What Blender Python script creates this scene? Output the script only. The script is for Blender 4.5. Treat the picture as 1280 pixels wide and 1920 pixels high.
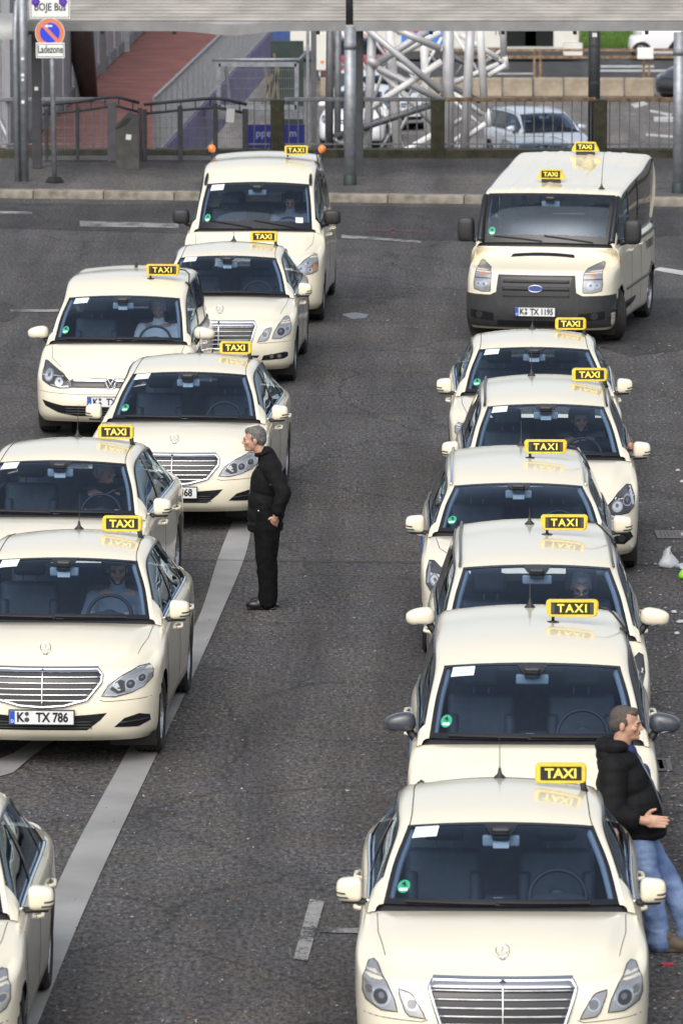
import bpy, bmesh, math, random
import numpy as np
from mathutils import Vector, Matrix, noise
from mathutils.bvhtree import BVHTree
from mathutils.geometry import delaunay_2d_cdt
R = math.radians
for o in list(bpy.data.objects): bpy.data.objects.remove(o)
S = bpy.context.scene
COL = S.collection
# ---------------------------------------------------------------- camera, sky, sun, exposure
cam = bpy.data.cameras.new('camera'); camo = bpy.data.objects.new('camera', cam); COL.objects.link(camo)
camo.location = (0, 0, 8.95); camo.rotation_euler = (R(90 - 8.027), 0, 0)
cam.sensor_fit = 'VERTICAL'; cam.sensor_height = 36; cam.lens = 11500 / 1920 * 36
cam.clip_start = 1; cam.clip_end = 1000
cam.dof.use_dof = True; cam.dof.focus_distance = 56; cam.dof.aperture_fstop = 7.1
S.camera = camo
W = bpy.data.worlds.new('World'); S.world = W; W.use_nodes = True
nt = W.node_tree; bg = nt.nodes['Background']
sky = nt.nodes.new('ShaderNodeTexSky'); sky.sky_type = 'NISHITA'; sky.sun_disc = False
SUN_EL, SUN_AZ = R(46), R(196)
sky.sun_elevation = SUN_EL; sky.sun_rotation = SUN_AZ
sky.air_density = 1.0; sky.dust_density = 4.0; sky.ozone_density = 1.0
hs = nt.nodes.new('ShaderNodeHueSaturation'); hs.inputs['Saturation'].default_value = .5   # thin bright cloud
nt.links.new(sky.outputs[0], hs.inputs['Color']); nt.links.new(hs.outputs[0], bg.inputs[0]); bg.inputs[1].default_value = 0.15
sl = bpy.data.lights.new('sun', 'SUN'); sl.energy = 1.25; sl.angle = R(85); sl.color = (1, .96, .9)
so = bpy.data.objects.new('sun', sl); COL.objects.link(so)
sdir = Vector((math.sin(SUN_AZ) * math.cos(SUN_EL), math.cos(SUN_AZ) * math.cos(SUN_EL), math.sin(SUN_EL)))
so.rotation_euler = sdir.to_track_quat('Z', 'Y').to_euler(); so.location = (-20, 20, 40)
S.view_settings.view_transform = 'Standard'; S.view_settings.look = 'None'
S.view_settings.gamma = 1; S.view_settings.use_curve_mapping = False; S.view_settings.exposure = 0.36
S.render.resolution_x, S.render.resolution_y = 682, 1024

# ---------------------------------------------------------------- materials
MATS = {}
def mat(name, col, rough=.5, metal=0, coat=0, emit=0, nz=0, nscale=8, bump=0, bscale=60, spec=.5, detail=4, col2=None, rnz=0):
    if name in MATS: return MATS[name]
    m = bpy.data.materials.new(name); m.use_nodes = True; n = m.node_tree; b = n.nodes['Principled BSDF']
    b.inputs['Base Color'].default_value = (*col, 1); b.inputs['Roughness'].default_value = rough
    b.inputs['Metallic'].default_value = metal; b.inputs['Coat Weight'].default_value = coat
    b.inputs['Coat Roughness'].default_value = .075
    b.inputs['Specular IOR Level'].default_value = spec
    tc = n.nodes.new('ShaderNodeTexCoord')
    if nz or col2:
        t = n.nodes.new('ShaderNodeTexNoise'); t.inputs['Scale'].default_value = nscale; t.inputs['Detail'].default_value = detail
        n.links.new(tc.outputs['Object'], t.inputs['Vector'])
        r = n.nodes.new('ShaderNodeValToRGB'); r.color_ramp.elements[0].position = .35; r.color_ramp.elements[1].position = .68
        a = col2 if col2 else tuple(c * (1 - nz) for c in col)
        r.color_ramp.elements[0].color = (*a, 1); r.color_ramp.elements[1].color = (*(col if col2 else tuple(min(1, c * (1 + nz)) for c in col)), 1)
        n.links.new(t.outputs[0], r.inputs[0]); n.links.new(r.outputs[0], b.inputs['Base Color'])
        if rnz:
            mr = n.nodes.new('ShaderNodeMapRange'); mr.inputs[3].default_value = rough - rnz; mr.inputs[4].default_value = rough + rnz
            n.links.new(t.outputs[0], mr.inputs[0]); n.links.new(mr.outputs[0], b.inputs['Roughness'])
    if bump:
        t = n.nodes.new('ShaderNodeTexNoise'); t.inputs['Scale'].default_value = bscale; t.inputs['Detail'].default_value = 3
        n.links.new(tc.outputs['Object'], t.inputs['Vector'])
        bm = n.nodes.new('ShaderNodeBump'); bm.inputs['Strength'].default_value = bump; bm.inputs['Distance'].default_value = .01
        n.links.new(t.outputs[0], bm.inputs['Height']); n.links.new(bm.outputs[0], b.inputs['Normal'])
    if emit:
        b.inputs['Emission Color'].default_value = (*col, 1); b.inputs['Emission Strength'].default_value = emit
    MATS[name] = m; return m
def glass_mat(name, tint, ior=1.5, rough=0.0, diff=None, gloss=(1, 1, 1)):
    m = bpy.data.materials.new(name); m.use_nodes = True; n = m.node_tree
    n.nodes.remove(n.nodes['Principled BSDF']); out = n.nodes['Material Output']
    tr = n.nodes.new('ShaderNodeBsdfTransparent'); tr.inputs[0].default_value = (*tint, 1)
    gl = n.nodes.new('ShaderNodeBsdfGlossy'); gl.inputs['Roughness'].default_value = rough; gl.inputs[0].default_value = (*gloss, 1)
    # reflectance of a thin pane, alike from both sides
    lw = n.nodes.new('ShaderNodeLayerWeight'); lw.inputs[0].default_value = .5; r0 = ((ior - 1) / (ior + 1)) ** 2
    pw = n.nodes.new('ShaderNodeMath'); pw.operation = 'POWER'; pw.inputs[1].default_value = 4.5; n.links.new(lw.outputs['Facing'], pw.inputs[0])
    fr = n.nodes.new('ShaderNodeMapRange'); fr.inputs[3].default_value = r0; fr.inputs[4].default_value = 1.0; n.links.new(pw.outputs[0], fr.inputs[0])
    mx = n.nodes.new('ShaderNodeMixShader'); n.links.new(fr.outputs[0], mx.inputs[0])
    base = tr
    if diff:
        d = n.nodes.new('ShaderNodeBsdfDiffuse'); d.inputs[0].default_value = (*diff[1], 1)
        m2 = n.nodes.new('ShaderNodeMixShader'); m2.inputs[0].default_value = diff[0]
        n.links.new(tr.outputs[0], m2.inputs[1]); n.links.new(d.outputs[0], m2.inputs[2]); base = m2
    n.links.new(base.outputs[0], mx.inputs[1]); n.links.new(gl.outputs[0], mx.inputs[2])
    n.links.new(mx.outputs[0], out.inputs[0]); MATS[name] = m; return m
IVORY = mat('ivory_paint', (.80, .745, .585), .28, coat=1.0, nz=.02, nscale=1.2)
SILVER = mat('silver_paint', (.55, .60, .68), .3, metal=.35, coat=.8)
WHITEP = mat('white_paint', (.75, .76, .78), .3, coat=.8)
BLACKP = mat('black_paint', (.02, .022, .028), .25, coat=.9)
REDP = mat('red_paint', (.30, .03, .04), .3, coat=.8)
DBLUE = mat('dark_blue_paint', (.05, .07, .13), .3, coat=.9)
BLUEAD = mat('blue_door_film', (.02, .14, .52), .35, coat=.3)
GLASS = glass_mat('window_glass', (.58, .70, .85), 1.70, gloss=(.70, .84, 1))
GLASSD = glass_mat('tinted_glass', (.12, .135, .15), 1.6)
GLASSR = glass_mat('rear_glass', (.28, .31, .33), 1.55)
LENS = glass_mat('lamp_lens', (.95, .95, .95), 1.4)
FRIT = mat('black_border', (.012, .013, .016), .25)
PLASTIC = mat('black_plastic', (.022, .022, .024), .5, nz=.2, nscale=30)
GREYPL = mat('grey_plastic', (.05, .052, .056), .55, nz=.15, nscale=12)
TRIM = mat('trim_grey', (.10, .11, .13), .3, metal=.5)
RUBBER = mat('tyre_rubber', (.018, .018, .019), .8, nz=.35, nscale=20, bump=.3, bscale=90)
CHROME = mat('chrome', (.78, .79, .81), .12, metal=1)
ALLOY = mat('alloy', (.42, .43, .45), .32, metal=.9, nz=.2, nscale=10)
REFL = mat('lamp_reflector', (.70, .72, .76), .18, metal=.9)
LAMPD = mat('lamp_dark', (.07, .07, .073), .25, metal=.5)
LAMPG = mat('lamp_grey', (.27, .275, .285), .22, metal=.7)
LAMPC = mat('lamp_clear', (.46, .465, .475), .18, metal=.6)
LAMPW = mat('lamp_white', (.60, .62, .65), .25, metal=.3)
AMBER = mat('amber', (.75, .20, .03), .25, coat=.6)
INTD = mat('interior_dark', (.05, .052, .058), .7, nz=.25, nscale=25)
HEADL = mat('headlining', (.42, .42, .41), .9, spec=.1)
DASH = mat('dash_top', (.012, .013, .017), .9, nz=.2, nscale=30, spec=.1)
INTG = mat('interior_grey', (.05, .054, .062), .9, nz=.2, nscale=30, spec=.1)
SEATM = mat('seat_leather', (.045, .047, .054), .5, nz=.2, nscale=14)
YEL = mat('sign_yellow', (.76, .55, .05), .35, nz=.1, nscale=14)
SBLK = mat('sign_black', (.013, .013, .013), .4)
WHT = mat('white_print', (.74, .76, .74), .5)
PAPER = mat('paper_sticker', (.70, .78, .76), .6)
GREEN = mat('green_badge', (.03, .36, .20), .5)
PLATE = mat('plate_white', (.72, .74, .75), .35, nz=.05, nscale=25)
PBLUE = mat('plate_blue', (.02, .09, .48), .4)
GAP = mat('panel_gap', (.03, .028, .024), .8)

# ---------------------------------------------------------------- object helpers
def link(o, parent=None):
    COL.objects.link(o)
    if parent is not None: o.parent = parent
    return o
def mk(name, verts, faces, m, parent=None, smooth=False, loc=None):
    me = bpy.data.meshes.new(name); me.from_pydata([tuple(map(float, v)) for v in verts], [], [tuple(int(i) for i in f) for f in faces])
    if m is not None: me.materials.append(m)
    if smooth: me.polygons.foreach_set('use_smooth', [True] * len(me.polygons))
    me.update(); o = bpy.data.objects.new(name, me)
    if loc is not None: o.location = loc
    return link(o, parent)
def empty(name, loc=(0, 0, 0), rz=0, parent=None):
    o = bpy.data.objects.new(name, None); o.location = loc; o.rotation_euler = (0, 0, rz); o.empty_display_size = .3
    return link(o, parent)
def tag(o, label=None, cat=None, group=None, kind=None):
    if label: o['label'] = label
    if cat: o['category'] = cat
    if group: o['group'] = group
    if kind: o['kind'] = kind
    return o
CH = {}
def copy_tree(o, parent=None):
    c = o.copy(); COL.objects.link(c); c.parent = parent
    for ch in list(o.children): copy_tree(ch, c)
    return c
class MB:
    """collects shapes into one mesh"""
    def __init__(s): s.v = []; s.f = []
    def add(s, v, f):
        b = len(s.v); s.v += [tuple(p) for p in v]; s.f += [tuple(i + b for i in q) for q in f]; return s
    def box(s, c, d, rot=None, bev=0):
        x, y, z = d[0] / 2, d[1] / 2, d[2] / 2
        if bev:
            bm = bmesh.new(); bmesh.ops.create_cube(bm, size=1)
            for v in bm.verts: v.co = Vector((v.co.x * d[0], v.co.y * d[1], v.co.z * d[2]))
            bmesh.ops.bevel(bm, geom=bm.edges[:], offset=bev, segments=2, profile=.6, affect='EDGES')
            V = [v.co.copy() for v in bm.verts]; bm.verts.index_update(); F = [[v.index for v in f.verts] for f in bm.faces]; bm.free()
        else:
            V = [Vector((sx * x, sy * y, sz * z)) for sz in (-1, 1) for sy in (-1, 1) for sx in (-1, 1)]
            F = [(0, 2, 3, 1), (4, 5, 7, 6), (0, 1, 5, 4), (2, 6, 7, 3), (0, 4, 6, 2), (1, 3, 7, 5)]
        M = rot.to_matrix() if rot is not None and hasattr(rot, 'to_matrix') else (rot if rot is not None else Matrix.Identity(3))
        c = Vector(c); return s.add([M @ p + c for p in V], F)
    def tube(s, pts, r, n=8, cap=True, closed=False):
        pts = [Vector(p) for p in pts]; N = len(pts); rr = r if isinstance(r, (list, tuple)) else [r] * N
        V = []; F = []; up = None
        for i, p in enumerate(pts):
            if closed: t = pts[(i + 1) % N] - pts[i - 1]
            else: t = pts[min(i + 1, N - 1)] - pts[max(i - 1, 0)]
            t.normalize()
            if up is None: up = Vector((0, 0, 1)) if abs(t.z) < .9 else Vector((1, 0, 0))
            a = t.cross(up); a.normalize(); b = a.cross(t); b.normalize(); up = b
            for k in range(n):
                an = 2 * math.pi * k / n; V.append(p + (a * math.cos(an) + b * math.sin(an)) * rr[i])
        M = N if closed else N - 1
        for i in range(M):
            for k in range(n):
                j = (i + 1) % N; F.append((i * n + k, i * n + (k + 1) % n, j * n + (k + 1) % n, j * n + k))
        if cap and not closed: F.append(tuple(range(n))[::-1]); F.append(tuple((N - 1) * n + k for k in range(n)))
        return s.add(V, F)
    def lathe(s, prof, c=(0, 0, 0), axis='Z', n=24, frac=1.0):
        V = []; F = []; c = Vector(c); P = len(prof); full = frac >= .999; cnt = n if full else n + 1
        for k in range(cnt):
            a = 2 * math.pi * frac * k / n
            for r, h in prof:
                if axis == 'Z': V.append(c + Vector((r * math.cos(a), r * math.sin(a), h)))
                elif axis == 'X': V.append(c + Vector((h, r * math.cos(a), r * math.sin(a))))
                else: V.append(c + Vector((r * math.cos(a), h, r * math.sin(a))))
        for k in range(n):
            k2 = (k + 1) % cnt
            for i in range(P - 1): F.append((k * P + i, k2 * P + i, k2 * P + i + 1, k * P + i + 1))
        return s.add(V, F)
    def prism(s, pts, z0, z1):
        n = len(pts); V = [(p[0], p[1], z0) for p in pts] + [(p[0], p[1], z1) for p in pts]
        F = [tuple(range(n))[::-1], tuple(range(n, 2 * n))] + [(i, (i + 1) % n, n + (i + 1) % n, n + i) for i in range(n)]
        return s.add(V, F)
    def prism_xz(s, pts, y0, y1):   # outline in (x,z), thickness along y
        n = len(pts); V = [(p[0], y0, p[1]) for p in pts] + [(p[0], y1, p[1]) for p in pts]
        F = [tuple(range(n)), tuple(range(n, 2 * n))[::-1]] + [(i, n + i, n + (i + 1) % n, (i + 1) % n) for i in range(n)]
        return s.add(V, F)
    def ell(s, c, r, n=16, m=10, rot=None, p=1.0):
        c = Vector(c); V = []; F = []
        f = lambda t: math.copysign(abs(t) ** p, t)
        for i in range(m + 1):
            th = math.pi * i / m
            for k in range(n):
                a = 2 * math.pi * k / n
                q = Vector((r[0] * f(math.sin(th)) * f(math.cos(a)), r[1] * f(math.sin(th)) * f(math.sin(a)), r[2] * f(math.cos(th))))
                V.append((rot @ q if rot is not None else q) + c)
        for i in range(m):
            for k in range(n): F.append((i * n + k, (i + 1) * n + k, (i + 1) * n + (k + 1) % n, i * n + (k + 1) % n))
        return s.add(V, F)
    def build(s, name, m, parent=None, smooth=False, loc=None): return mk(name, s.v, s.f, m, parent, smooth, loc)
def text_geo(txt, size, ext=.002, bold=0.0, align='CENTER', space=1.0):
    cu = bpy.data.curves.new('txt', 'FONT'); cu.body = txt; cu.size = size; cu.extrude = ext; cu.offset = bold; cu.resolution_u = 3
    cu.align_x = align; cu.align_y = 'CENTER'; cu.space_character = space
    o = bpy.data.objects.new('txt', cu); COL.objects.link(o); dg = bpy.context.evaluated_depsgraph_get()
    me = bpy.data.meshes.new_from_object(o.evaluated_get(dg)); V = [tuple(v.co) for v in me.vertices]; F = [tuple(p.vertices) for p in me.polygons]
    bpy.data.objects.remove(o); bpy.data.meshes.remove(me); bpy.data.curves.remove(cu)
    return V, F
TXT = {}
def text_part(txt, size, pos, m, parent, ext=.002, bold=0.0, sx=1.0, tilt=0.0, name='lettering', space=1.0, rz=0.0):
    k = (txt, size, ext, bold, space)
    if k not in TXT: TXT[k] = text_geo(txt, size, ext, bold, space=space)
    V, F = TXT[k]; c, s_ = math.cos(tilt), math.sin(tilt); cz, sz = math.cos(rz), math.sin(rz); out = []
    for x, y, z in V:
        a, b, h = x * sx, -z * c + y * s_, y * c + z * s_
        out.append((a * cz - b * sz + pos[0], a * sz + b * cz + pos[1], h + pos[2]))
    return mk(name, out, F, m, parent)
def spl(P, ns, closed=False, ghosts=None):
    """non-uniform cubic through control points, ns samples per segment"""
    P = np.asarray(P, float); n = len(P)
    if ghosts is not None: Q = np.vstack([ghosts[0], P, ghosts[1]])
    elif closed: Q = np.vstack([P[-1], P, P[0], P[1]])
    else: Q = np.vstack([2 * P[0] - P[1], P, 2 * P[-1] - P[-2]])
    d = np.maximum(np.linalg.norm(np.diff(Q, axis=0), axis=1), 1e-6) ** .5
    t = np.concatenate([[0], np.cumsum(d)]); segs = n if closed else n - 1; out = []
    def tan(i):
        d0 = (Q[i] - Q[i - 1]) / (t[i] - t[i - 1]); d1 = (Q[i + 1] - Q[i]) / (t[i + 1] - t[i])
        return ((t[i + 1] - t[i]) * d0 + (t[i] - t[i - 1]) * d1) / (t[i + 1] - t[i - 1])
    for i in range(segs):
        a, b = i + 1, i + 2; h = t[b] - t[a]; m0 = tan(a) * h
        if closed and b == len(Q) - 1:
            m1 = tan(1) * h
        else: m1 = tan(b) * h
        k = ns[i] if isinstance(ns, (list, tuple)) else ns
        for j in range(k):
            u = j / k; u2, u3 = u * u, u * u * u
            out.append((2 * u3 - 3 * u2 + 1) * Q[a] + (u3 - 2 * u2 + u) * m0 + (-2 * u3 + 3 * u2) * Q[b] + (u3 - u2) * m1)
    if not closed: out.append(P[-1])
    return np.array(out)
# ---------------------------------------------------------------- vehicle builder
# working frame: x lateral (to the driver's left), y from the front bumper backwards, z up; shifted by -L/2 when linked
def coons(F, B, Sl, Sr):
    F, B, Sl, Sr = map(np.asarray, (F, B, Sl, Sr)); nu, nv = len(F), len(Sl)
    u = np.linspace(0, 1, nu)[None, :, None]; v = np.linspace(0, 1, nv)[:, None, None]
    return (1 - v) * F[None] + v * B[None] + (1 - u) * Sl[:, None] + u * Sr[:, None] - ((1 - u) * (1 - v) * F[0] + u * (1 - v) * F[-1] + (1 - u) * v * B[0] + u * v * B[-1])
def grid_faces(nv, nu, flip=False):
    F = []
    for i in range(nv - 1):
        for j in range(nu - 1):
            q = (i * nu + j, i * nu + j + 1, (i + 1) * nu + j + 1, (i + 1) * nu + j); F.append(q[::-1] if flip else q)
    return F
MX = np.array([-1, 1, 1.])
class Car:
    def __init__(s, name, sp):
        s.sp = sp; s.L = sp['L']; s.root = empty(name); s.paint = sp.get('paint', IVORY); s.shell()
    def part(s, name, V, F, m, parent=None, smooth=True):
        return mk(name, [(v[0], v[1] - s.L / 2, v[2]) for v in V], F, m, parent if parent is not None else s.root, smooth)
    def mb(s, mb, name, m, parent=None, smooth=False): return s.part(name, mb.v, mb.f, m, parent, smooth)
    # ---- shell
    def shell(s):
        sp = s.sp; L = s.L; axf, axr, cow = sp['axf'], sp['axr'], sp['cowl']; mid = (axf + axr) / 2 + .15
        ctr = []
        for lv in sp['levels']:
            (zf, zc, za, zk, zm, zr, zrc, ze), xf, Wd, nb, cr, xr, rb = lv
            ff = sp.get('flare', .0)
            pts = [(0, xf, zf), (.30 * Wd, xf + .06 * nb, zf), (.58 * Wd, xf + .28 * nb, zf), (.84 * Wd, xf + nb, (zf + zc) / 2), (.965 * Wd, xf + nb + cr, zc),
                   (Wd + ff, axf, za), (Wd, cow, zk), (Wd, mid, zm), (Wd + ff, axr, zr), (.965 * Wd, xr - rb - .3, zrc), (.84 * Wd, xr - rb, (zrc + ze) / 2), (.55 * Wd, xr - .28 * rb, ze), (0, xr, ze)]
            ctr.append(np.array(pts))
        ns = [6, 6, 8, 8, 7, 14, 20, 22, 16, 6, 5, 4]
        rows = []
        for c in ctr:
            g0 = c[1] * MX; g1 = c[-2] * MX
            rows.append(spl(c, ns, ghosts=(g0, g1)))
        rows = np.array(rows); K, U, _ = rows.shape
        vs = sp.get('vs', [3, 4, 4, 4, 3, 3] if K == 7 else [4] * (K - 1))
        cols = [spl(rows[:, u], vs) for u in range(U)]
        G = np.array(cols).transpose(1, 0, 2)      # (Kv, U, 3)
        s.top = G[-1]; s.idxF = sum(ns[:4]); s.idxC = sum(ns[:6]); s.idxR = sum(ns[:9])
        V = []; F = []; nk = len(G)
        def addgrid(A, flip=False, keep=None):
            b = len(V); nv, nu, _ = A.shape; V.extend(A.reshape(-1, 3).tolist())
            for i in range(nv - 1):
                for j in range(nu - 1):
                    q = (b + i * nu + j, b + i * nu + j + 1, b + (i + 1) * nu + j + 1, b + (i + 1) * nu + j); F.append(q[::-1] if flip else q)
        # wheel arches: snap the mesh to circles, drop what lies inside
        wr = sp['wr']; ar = wr * 1.11; s.arch = ar; zc = wr * 1.0
        side = G.copy(); cell = .034
        dead = np.zeros(side.shape[:2], bool)
        for ax in (axf, axr):
            dy = side[..., 1] - ax; dz = side[..., 2] - zc; d = np.hypot(dy, dz)
            m = (np.abs(d - ar) < cell * .62) & (side[..., 0] > .5)
            sc = np.where(m, ar / np.maximum(d, 1e-6), 1)
            side[..., 1] = np.where(m, ax + dy * sc, side[..., 1]); side[..., 2] = np.where(m, zc + dz * sc, side[..., 2])
            dead |= (d < ar - cell * .62) & (side[..., 0] > .5)
        for sg in (1, -1):
            A = side * np.array([sg, 1, 1.]); b = len(V); nv, nu, _ = A.shape; V.extend(A.reshape(-1, 3).tolist())
            for i in range(nv - 1):
                for j in range(nu - 1):
                    if dead[i, j] or dead[i + 1, j] or dead[i, j + 1] or dead[i + 1, j + 1]: continue
                    cy = side[i:i + 2, j:j + 2, 1].mean(); cz = side[i:i + 2, j:j + 2, 2].mean()
                    if min(math.hypot(cy - ax, cz - zc) for ax in (axf, axr)) < ar - .004 and side[i, j, 0] > .5: continue
                    q = (b + i * nu + j, b + i * nu + j + 1, b + (i + 1) * nu + j + 1, b + (i + 1) * nu + j); F.append(q if sg > 0 else q[::-1])
        # bonnet
        T = s.top; iF, iC, iR = s.idxF, s.idxC, s.idxR
        fr = np.vstack([(T[1:iF + 1] * MX)[::-1], T[:iF + 1]]); Sr = T[iF:iC + 1]; Sl = Sr * MX
        nu = len(fr); ss = np.linspace(-1, 1, nu); e = Sr[-1]
        bow, ccr = sp['bow'], sp['cowl_crown']
        bk = np.stack([ss * e[0], e[1] - bow * (1 - ss ** 2), e[2] + ccr * (1 - ss ** 2)], 1)
        H = coons(fr, bk, Sl, Sr); nv = len(Sr); tt = np.linspace(0, 1, nv)[:, None]; s2 = ss[None]
        H[..., 2] += sp.get('hood_bulge', .02) * 4 * tt * (1 - tt) * (1 - s2 ** 2)
        for (s0, s1, hgt, wd) in sp.get('creases', []):   # raised folds from scuttle towards the grille
            c0 = s0 + (s1 - s0) * tt; H[..., 2] += hgt / (1 + np.exp(-np.clip((c0 - np.abs(s2)) / wd, -30, 30))) * np.minimum(1, 4 * tt) * np.minimum(1, .25 + (1 - tt) * 4)
        addgrid(H)
        s.cowl_curve = bk
        # rear deck
        C = np.array(sp['C']); n1 = sp['h0']; n2 = sp['h1']
        cs = [10] * (len(C) - 1); c1 = spl(C[:, :3], cs); c2 = spl(C[:, 3:], cs); s.c1, s.c2 = c1, c2; i0, i1 = n1 * 10, n2 * 10
        re = T[iR:]; e2 = c1[-1]
        if sp.get('boot', True):
            rr = np.vstack([T[iR:], (T[iR:-1] * MX)[::-1]])[:, :]       # right corner -> rear centre -> left corner
            nr = len(rr); sr = np.linspace(1, -1, nr)
            fb = np.stack([sr * T[iR][0], e2[1] + .04 + (T[iR][1] - e2[1] - .04) * np.abs(sr) ** 3, np.full(nr, e2[2] - .01)], 1)
            fb[:, 2] = T[iR][2] + (e2[2] - .0 - T[iR][2]) * (1 - np.abs(sr) ** 3)
            D = coons(fb, rr, np.linspace(fb[0], rr[0], 8), np.linspace(fb[-1], rr[-1], 8)); addgrid(D)
        # merge
        V = np.array(V); key = np.round(V / 2e-4).astype(int); _, first, inv = np.unique(key, axis=0, return_index=True, return_inverse=True); inv = inv.reshape(-1)
        Vu = V[first]; Fu = []
        for f in F:
            g = [];
            for i in f:
                k = int(inv[i])
                if not g or g[-1] != k: g.append(k)
            if len(g) > 1 and g[0] == g[-1]: g.pop()
            if len(g) >= 3 and len(set(g)) == len(g): Fu.append(g)
        s.bV, s.bF = Vu, Fu
        s.bvh = BVHTree.FromPolygons([Vector(v) for v in Vu], Fu)
        s.body = s.part('body', Vu, Fu, s.paint)
        s.body.data.polygons.foreach_set('use_smooth', [True] * len(Fu))
        # ---- cabin
        def edge_at(y):
            j = int(np.clip(np.searchsorted(T[:, 1], y), 1, U - 1)); a, b = T[j - 1], T[j]; w = (y - a[1]) / max(b[1] - a[1], 1e-6); return a + (b - a) * np.clip(w, 0, 1)
        s.edge_at = edge_at
        nL = sp.get('nL', 21); sl = np.linspace(-1, 1, nL); q = 1 - sl ** 2
        hb, hc = sp['hdr_bow'], sp['hdr_crown']
        base = np.stack([sl * c1[0][0], c1[0][1] - sp['ws_bow'] * q, c1[0][2] + sp['ws_crown'] * q], 1)
        hdr = np.stack([sl * c1[i0][0], c1[i0][1] - hb * q, c1[i0][2] + hc * q], 1)
        rh = np.stack([sl * c1[i1][0], c1[i1][1] + hb * q, c1[i1][2] + hc * q], 1)
        rbz = np.stack([sl * c1[-1][0], c1[-1][1] + .06 * q, c1[-1][2] + .02 * q], 1)
        ws = coons(base, hdr, c1[:i0 + 1] * MX, c1[:i0 + 1]); nv = len(ws); t = np.linspace(0, 1, nv)[:, None]
        bl = .03 * 4 * t * (1 - t) * (1 - sl[None] ** 4); ws[..., 1] -= bl * .6; ws[..., 2] += bl * .8
        roof = coons(hdr, rh, c1[i0:i1 + 1] * MX, c1[i0:i1 + 1]); nv2 = len(roof); t2 = np.linspace(0, 1, nv2)[:, None]
        roof[..., 2] += sp.get('roof_bulge', .012) * 4 * t2 * (1 - t2) * q[None]
        for (sx0, hgt, wd) in sp.get('roof_ribs', []):
            roof[..., 2] += hgt * np.exp(-((np.abs(sl[None]) - sx0) / wd) ** 4) * np.minimum(1, 8 * t2) * np.minimum(1, 8 * (1 - t2))
        rw = coons(rh, rbz, c1[i1:] * MX, c1[i1:])
        s.part('windscreen', ws.reshape(-1, 3), grid_faces(*ws.shape[:2]), GLASS)
        s.ws = ws
        s.part('rear_window', rw.reshape(-1, 3), grid_faces(*rw.shape[:2]), sp.get('rear_glass', GLASSR))
        # black border of the windscreen
        def ring(A, lo, hi, sd, off, mtl, name):
            nv, nu, _ = A.shape; V = []; F = []
            N = np.cross(np.gradient(A, axis=1), np.gradient(A, axis=0)); N /= np.maximum(np.linalg.norm(N, axis=2, keepdims=True), 1e-9)
            N = np.where(N[..., 2:3] < 0, -N, N)
            A2 = A + N * off
            us = np.linspace(0, nu - 1, 25); 
            def at(v, u):
                v = np.clip(v, 0, nv - 1.001); u = np.clip(u, 0, nu - 1.001); i, j = int(v), int(u); a, b = v - i, u - j
                return (1 - a) * ((1 - b) * A2[i, j] + b * A2[i, j + 1]) + a * ((1 - b) * A2[i + 1, j] + b * A2[i + 1, j + 1])
            n = 40
            def strip(fa, fb, n):
                b = len(V)
                for k in range(n + 1): V.append(fa(k / n)); V.append(fb(k / n))
                for k in range(n): F.append((b + 2 * k, b + 2 * k + 1, b + 2 * k + 3, b + 2 * k + 2))
            nu1, nv1 = nu - 1, nv - 1
            strip(lambda w: at(0, w * nu1), lambda w: at(lo * nv1, w * nu1), n)
            strip(lambda w: at((1 - hi) * nv1, w * nu1), lambda w: at(nv1, w * nu1), n)
            strip(lambda w: at(w * nv1, 0), lambda w: at(w * nv1, sd * nu1), n)
            strip(lambda w: at(w * nv1, (1 - sd) * nu1), lambda w: at(w * nv1, nu1), n)
            return s.part(name, V, F, mtl)
        lo, hi, sd = sp.get('frit', (.065, .045, .02)); ring(ws, lo, hi, sd, .003, FRIT, 'windscreen_border')
        # paint: roof, rails, pillars
        V = []; F = []
        def add(A, flip=False):
            b = len(V); V.extend(A.reshape(-1, 3).tolist()); F.extend([tuple(i + b for i in f) for f in grid_faces(*A.shape[:2], flip)])
        add(roof)
        for sg in (1, -1):
            mx = np.array([sg, 1, 1.]); P = []
            for k, w in enumerate((0, .33, .67, 1)):
                m = c1 + (c2 - c1) * w; bb = .016 * 4 * w * (1 - w); m = m + np.array([.6, 0, .8]) * bb; P.append(m * mx)
            add(np.array(P), sg < 0)
        # side: belt to rail
        B = np.array([edge_at(p[1]) for p in c2]); nrow = 6
        sideg = []
        for k in range(nrow + 1):
            w = k / nrow; m = B + (c2 - B) * w; m = m.copy(); m[:, 0] += sp.get('tumble', .02) * 4 * w * (1 - w); sideg.append(m)
        sideg = np.array(sideg); ny = c2[:, 1]
        wins = sp['windows']                                # (y0, y1, material, name)
        used = np.zeros(len(c2) - 1, bool); s.sideg = sideg
        # each window: resample the side grid between its two limits
        def col_at(y):
            j = int(np.clip(np.searchsorted(ny, y), 1, len(ny) - 1)); w = np.clip((y - ny[j - 1]) / max(ny[j] - ny[j - 1], 1e-6), 0, 1); return sideg[:, j - 1] * (1 - w) + sideg[:, j] * w
        s.col_at = col_at
        edges = sorted([c2[0][1]] + [e for w in wins for e in w[:2]] + [c2[-1][1]])
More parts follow.
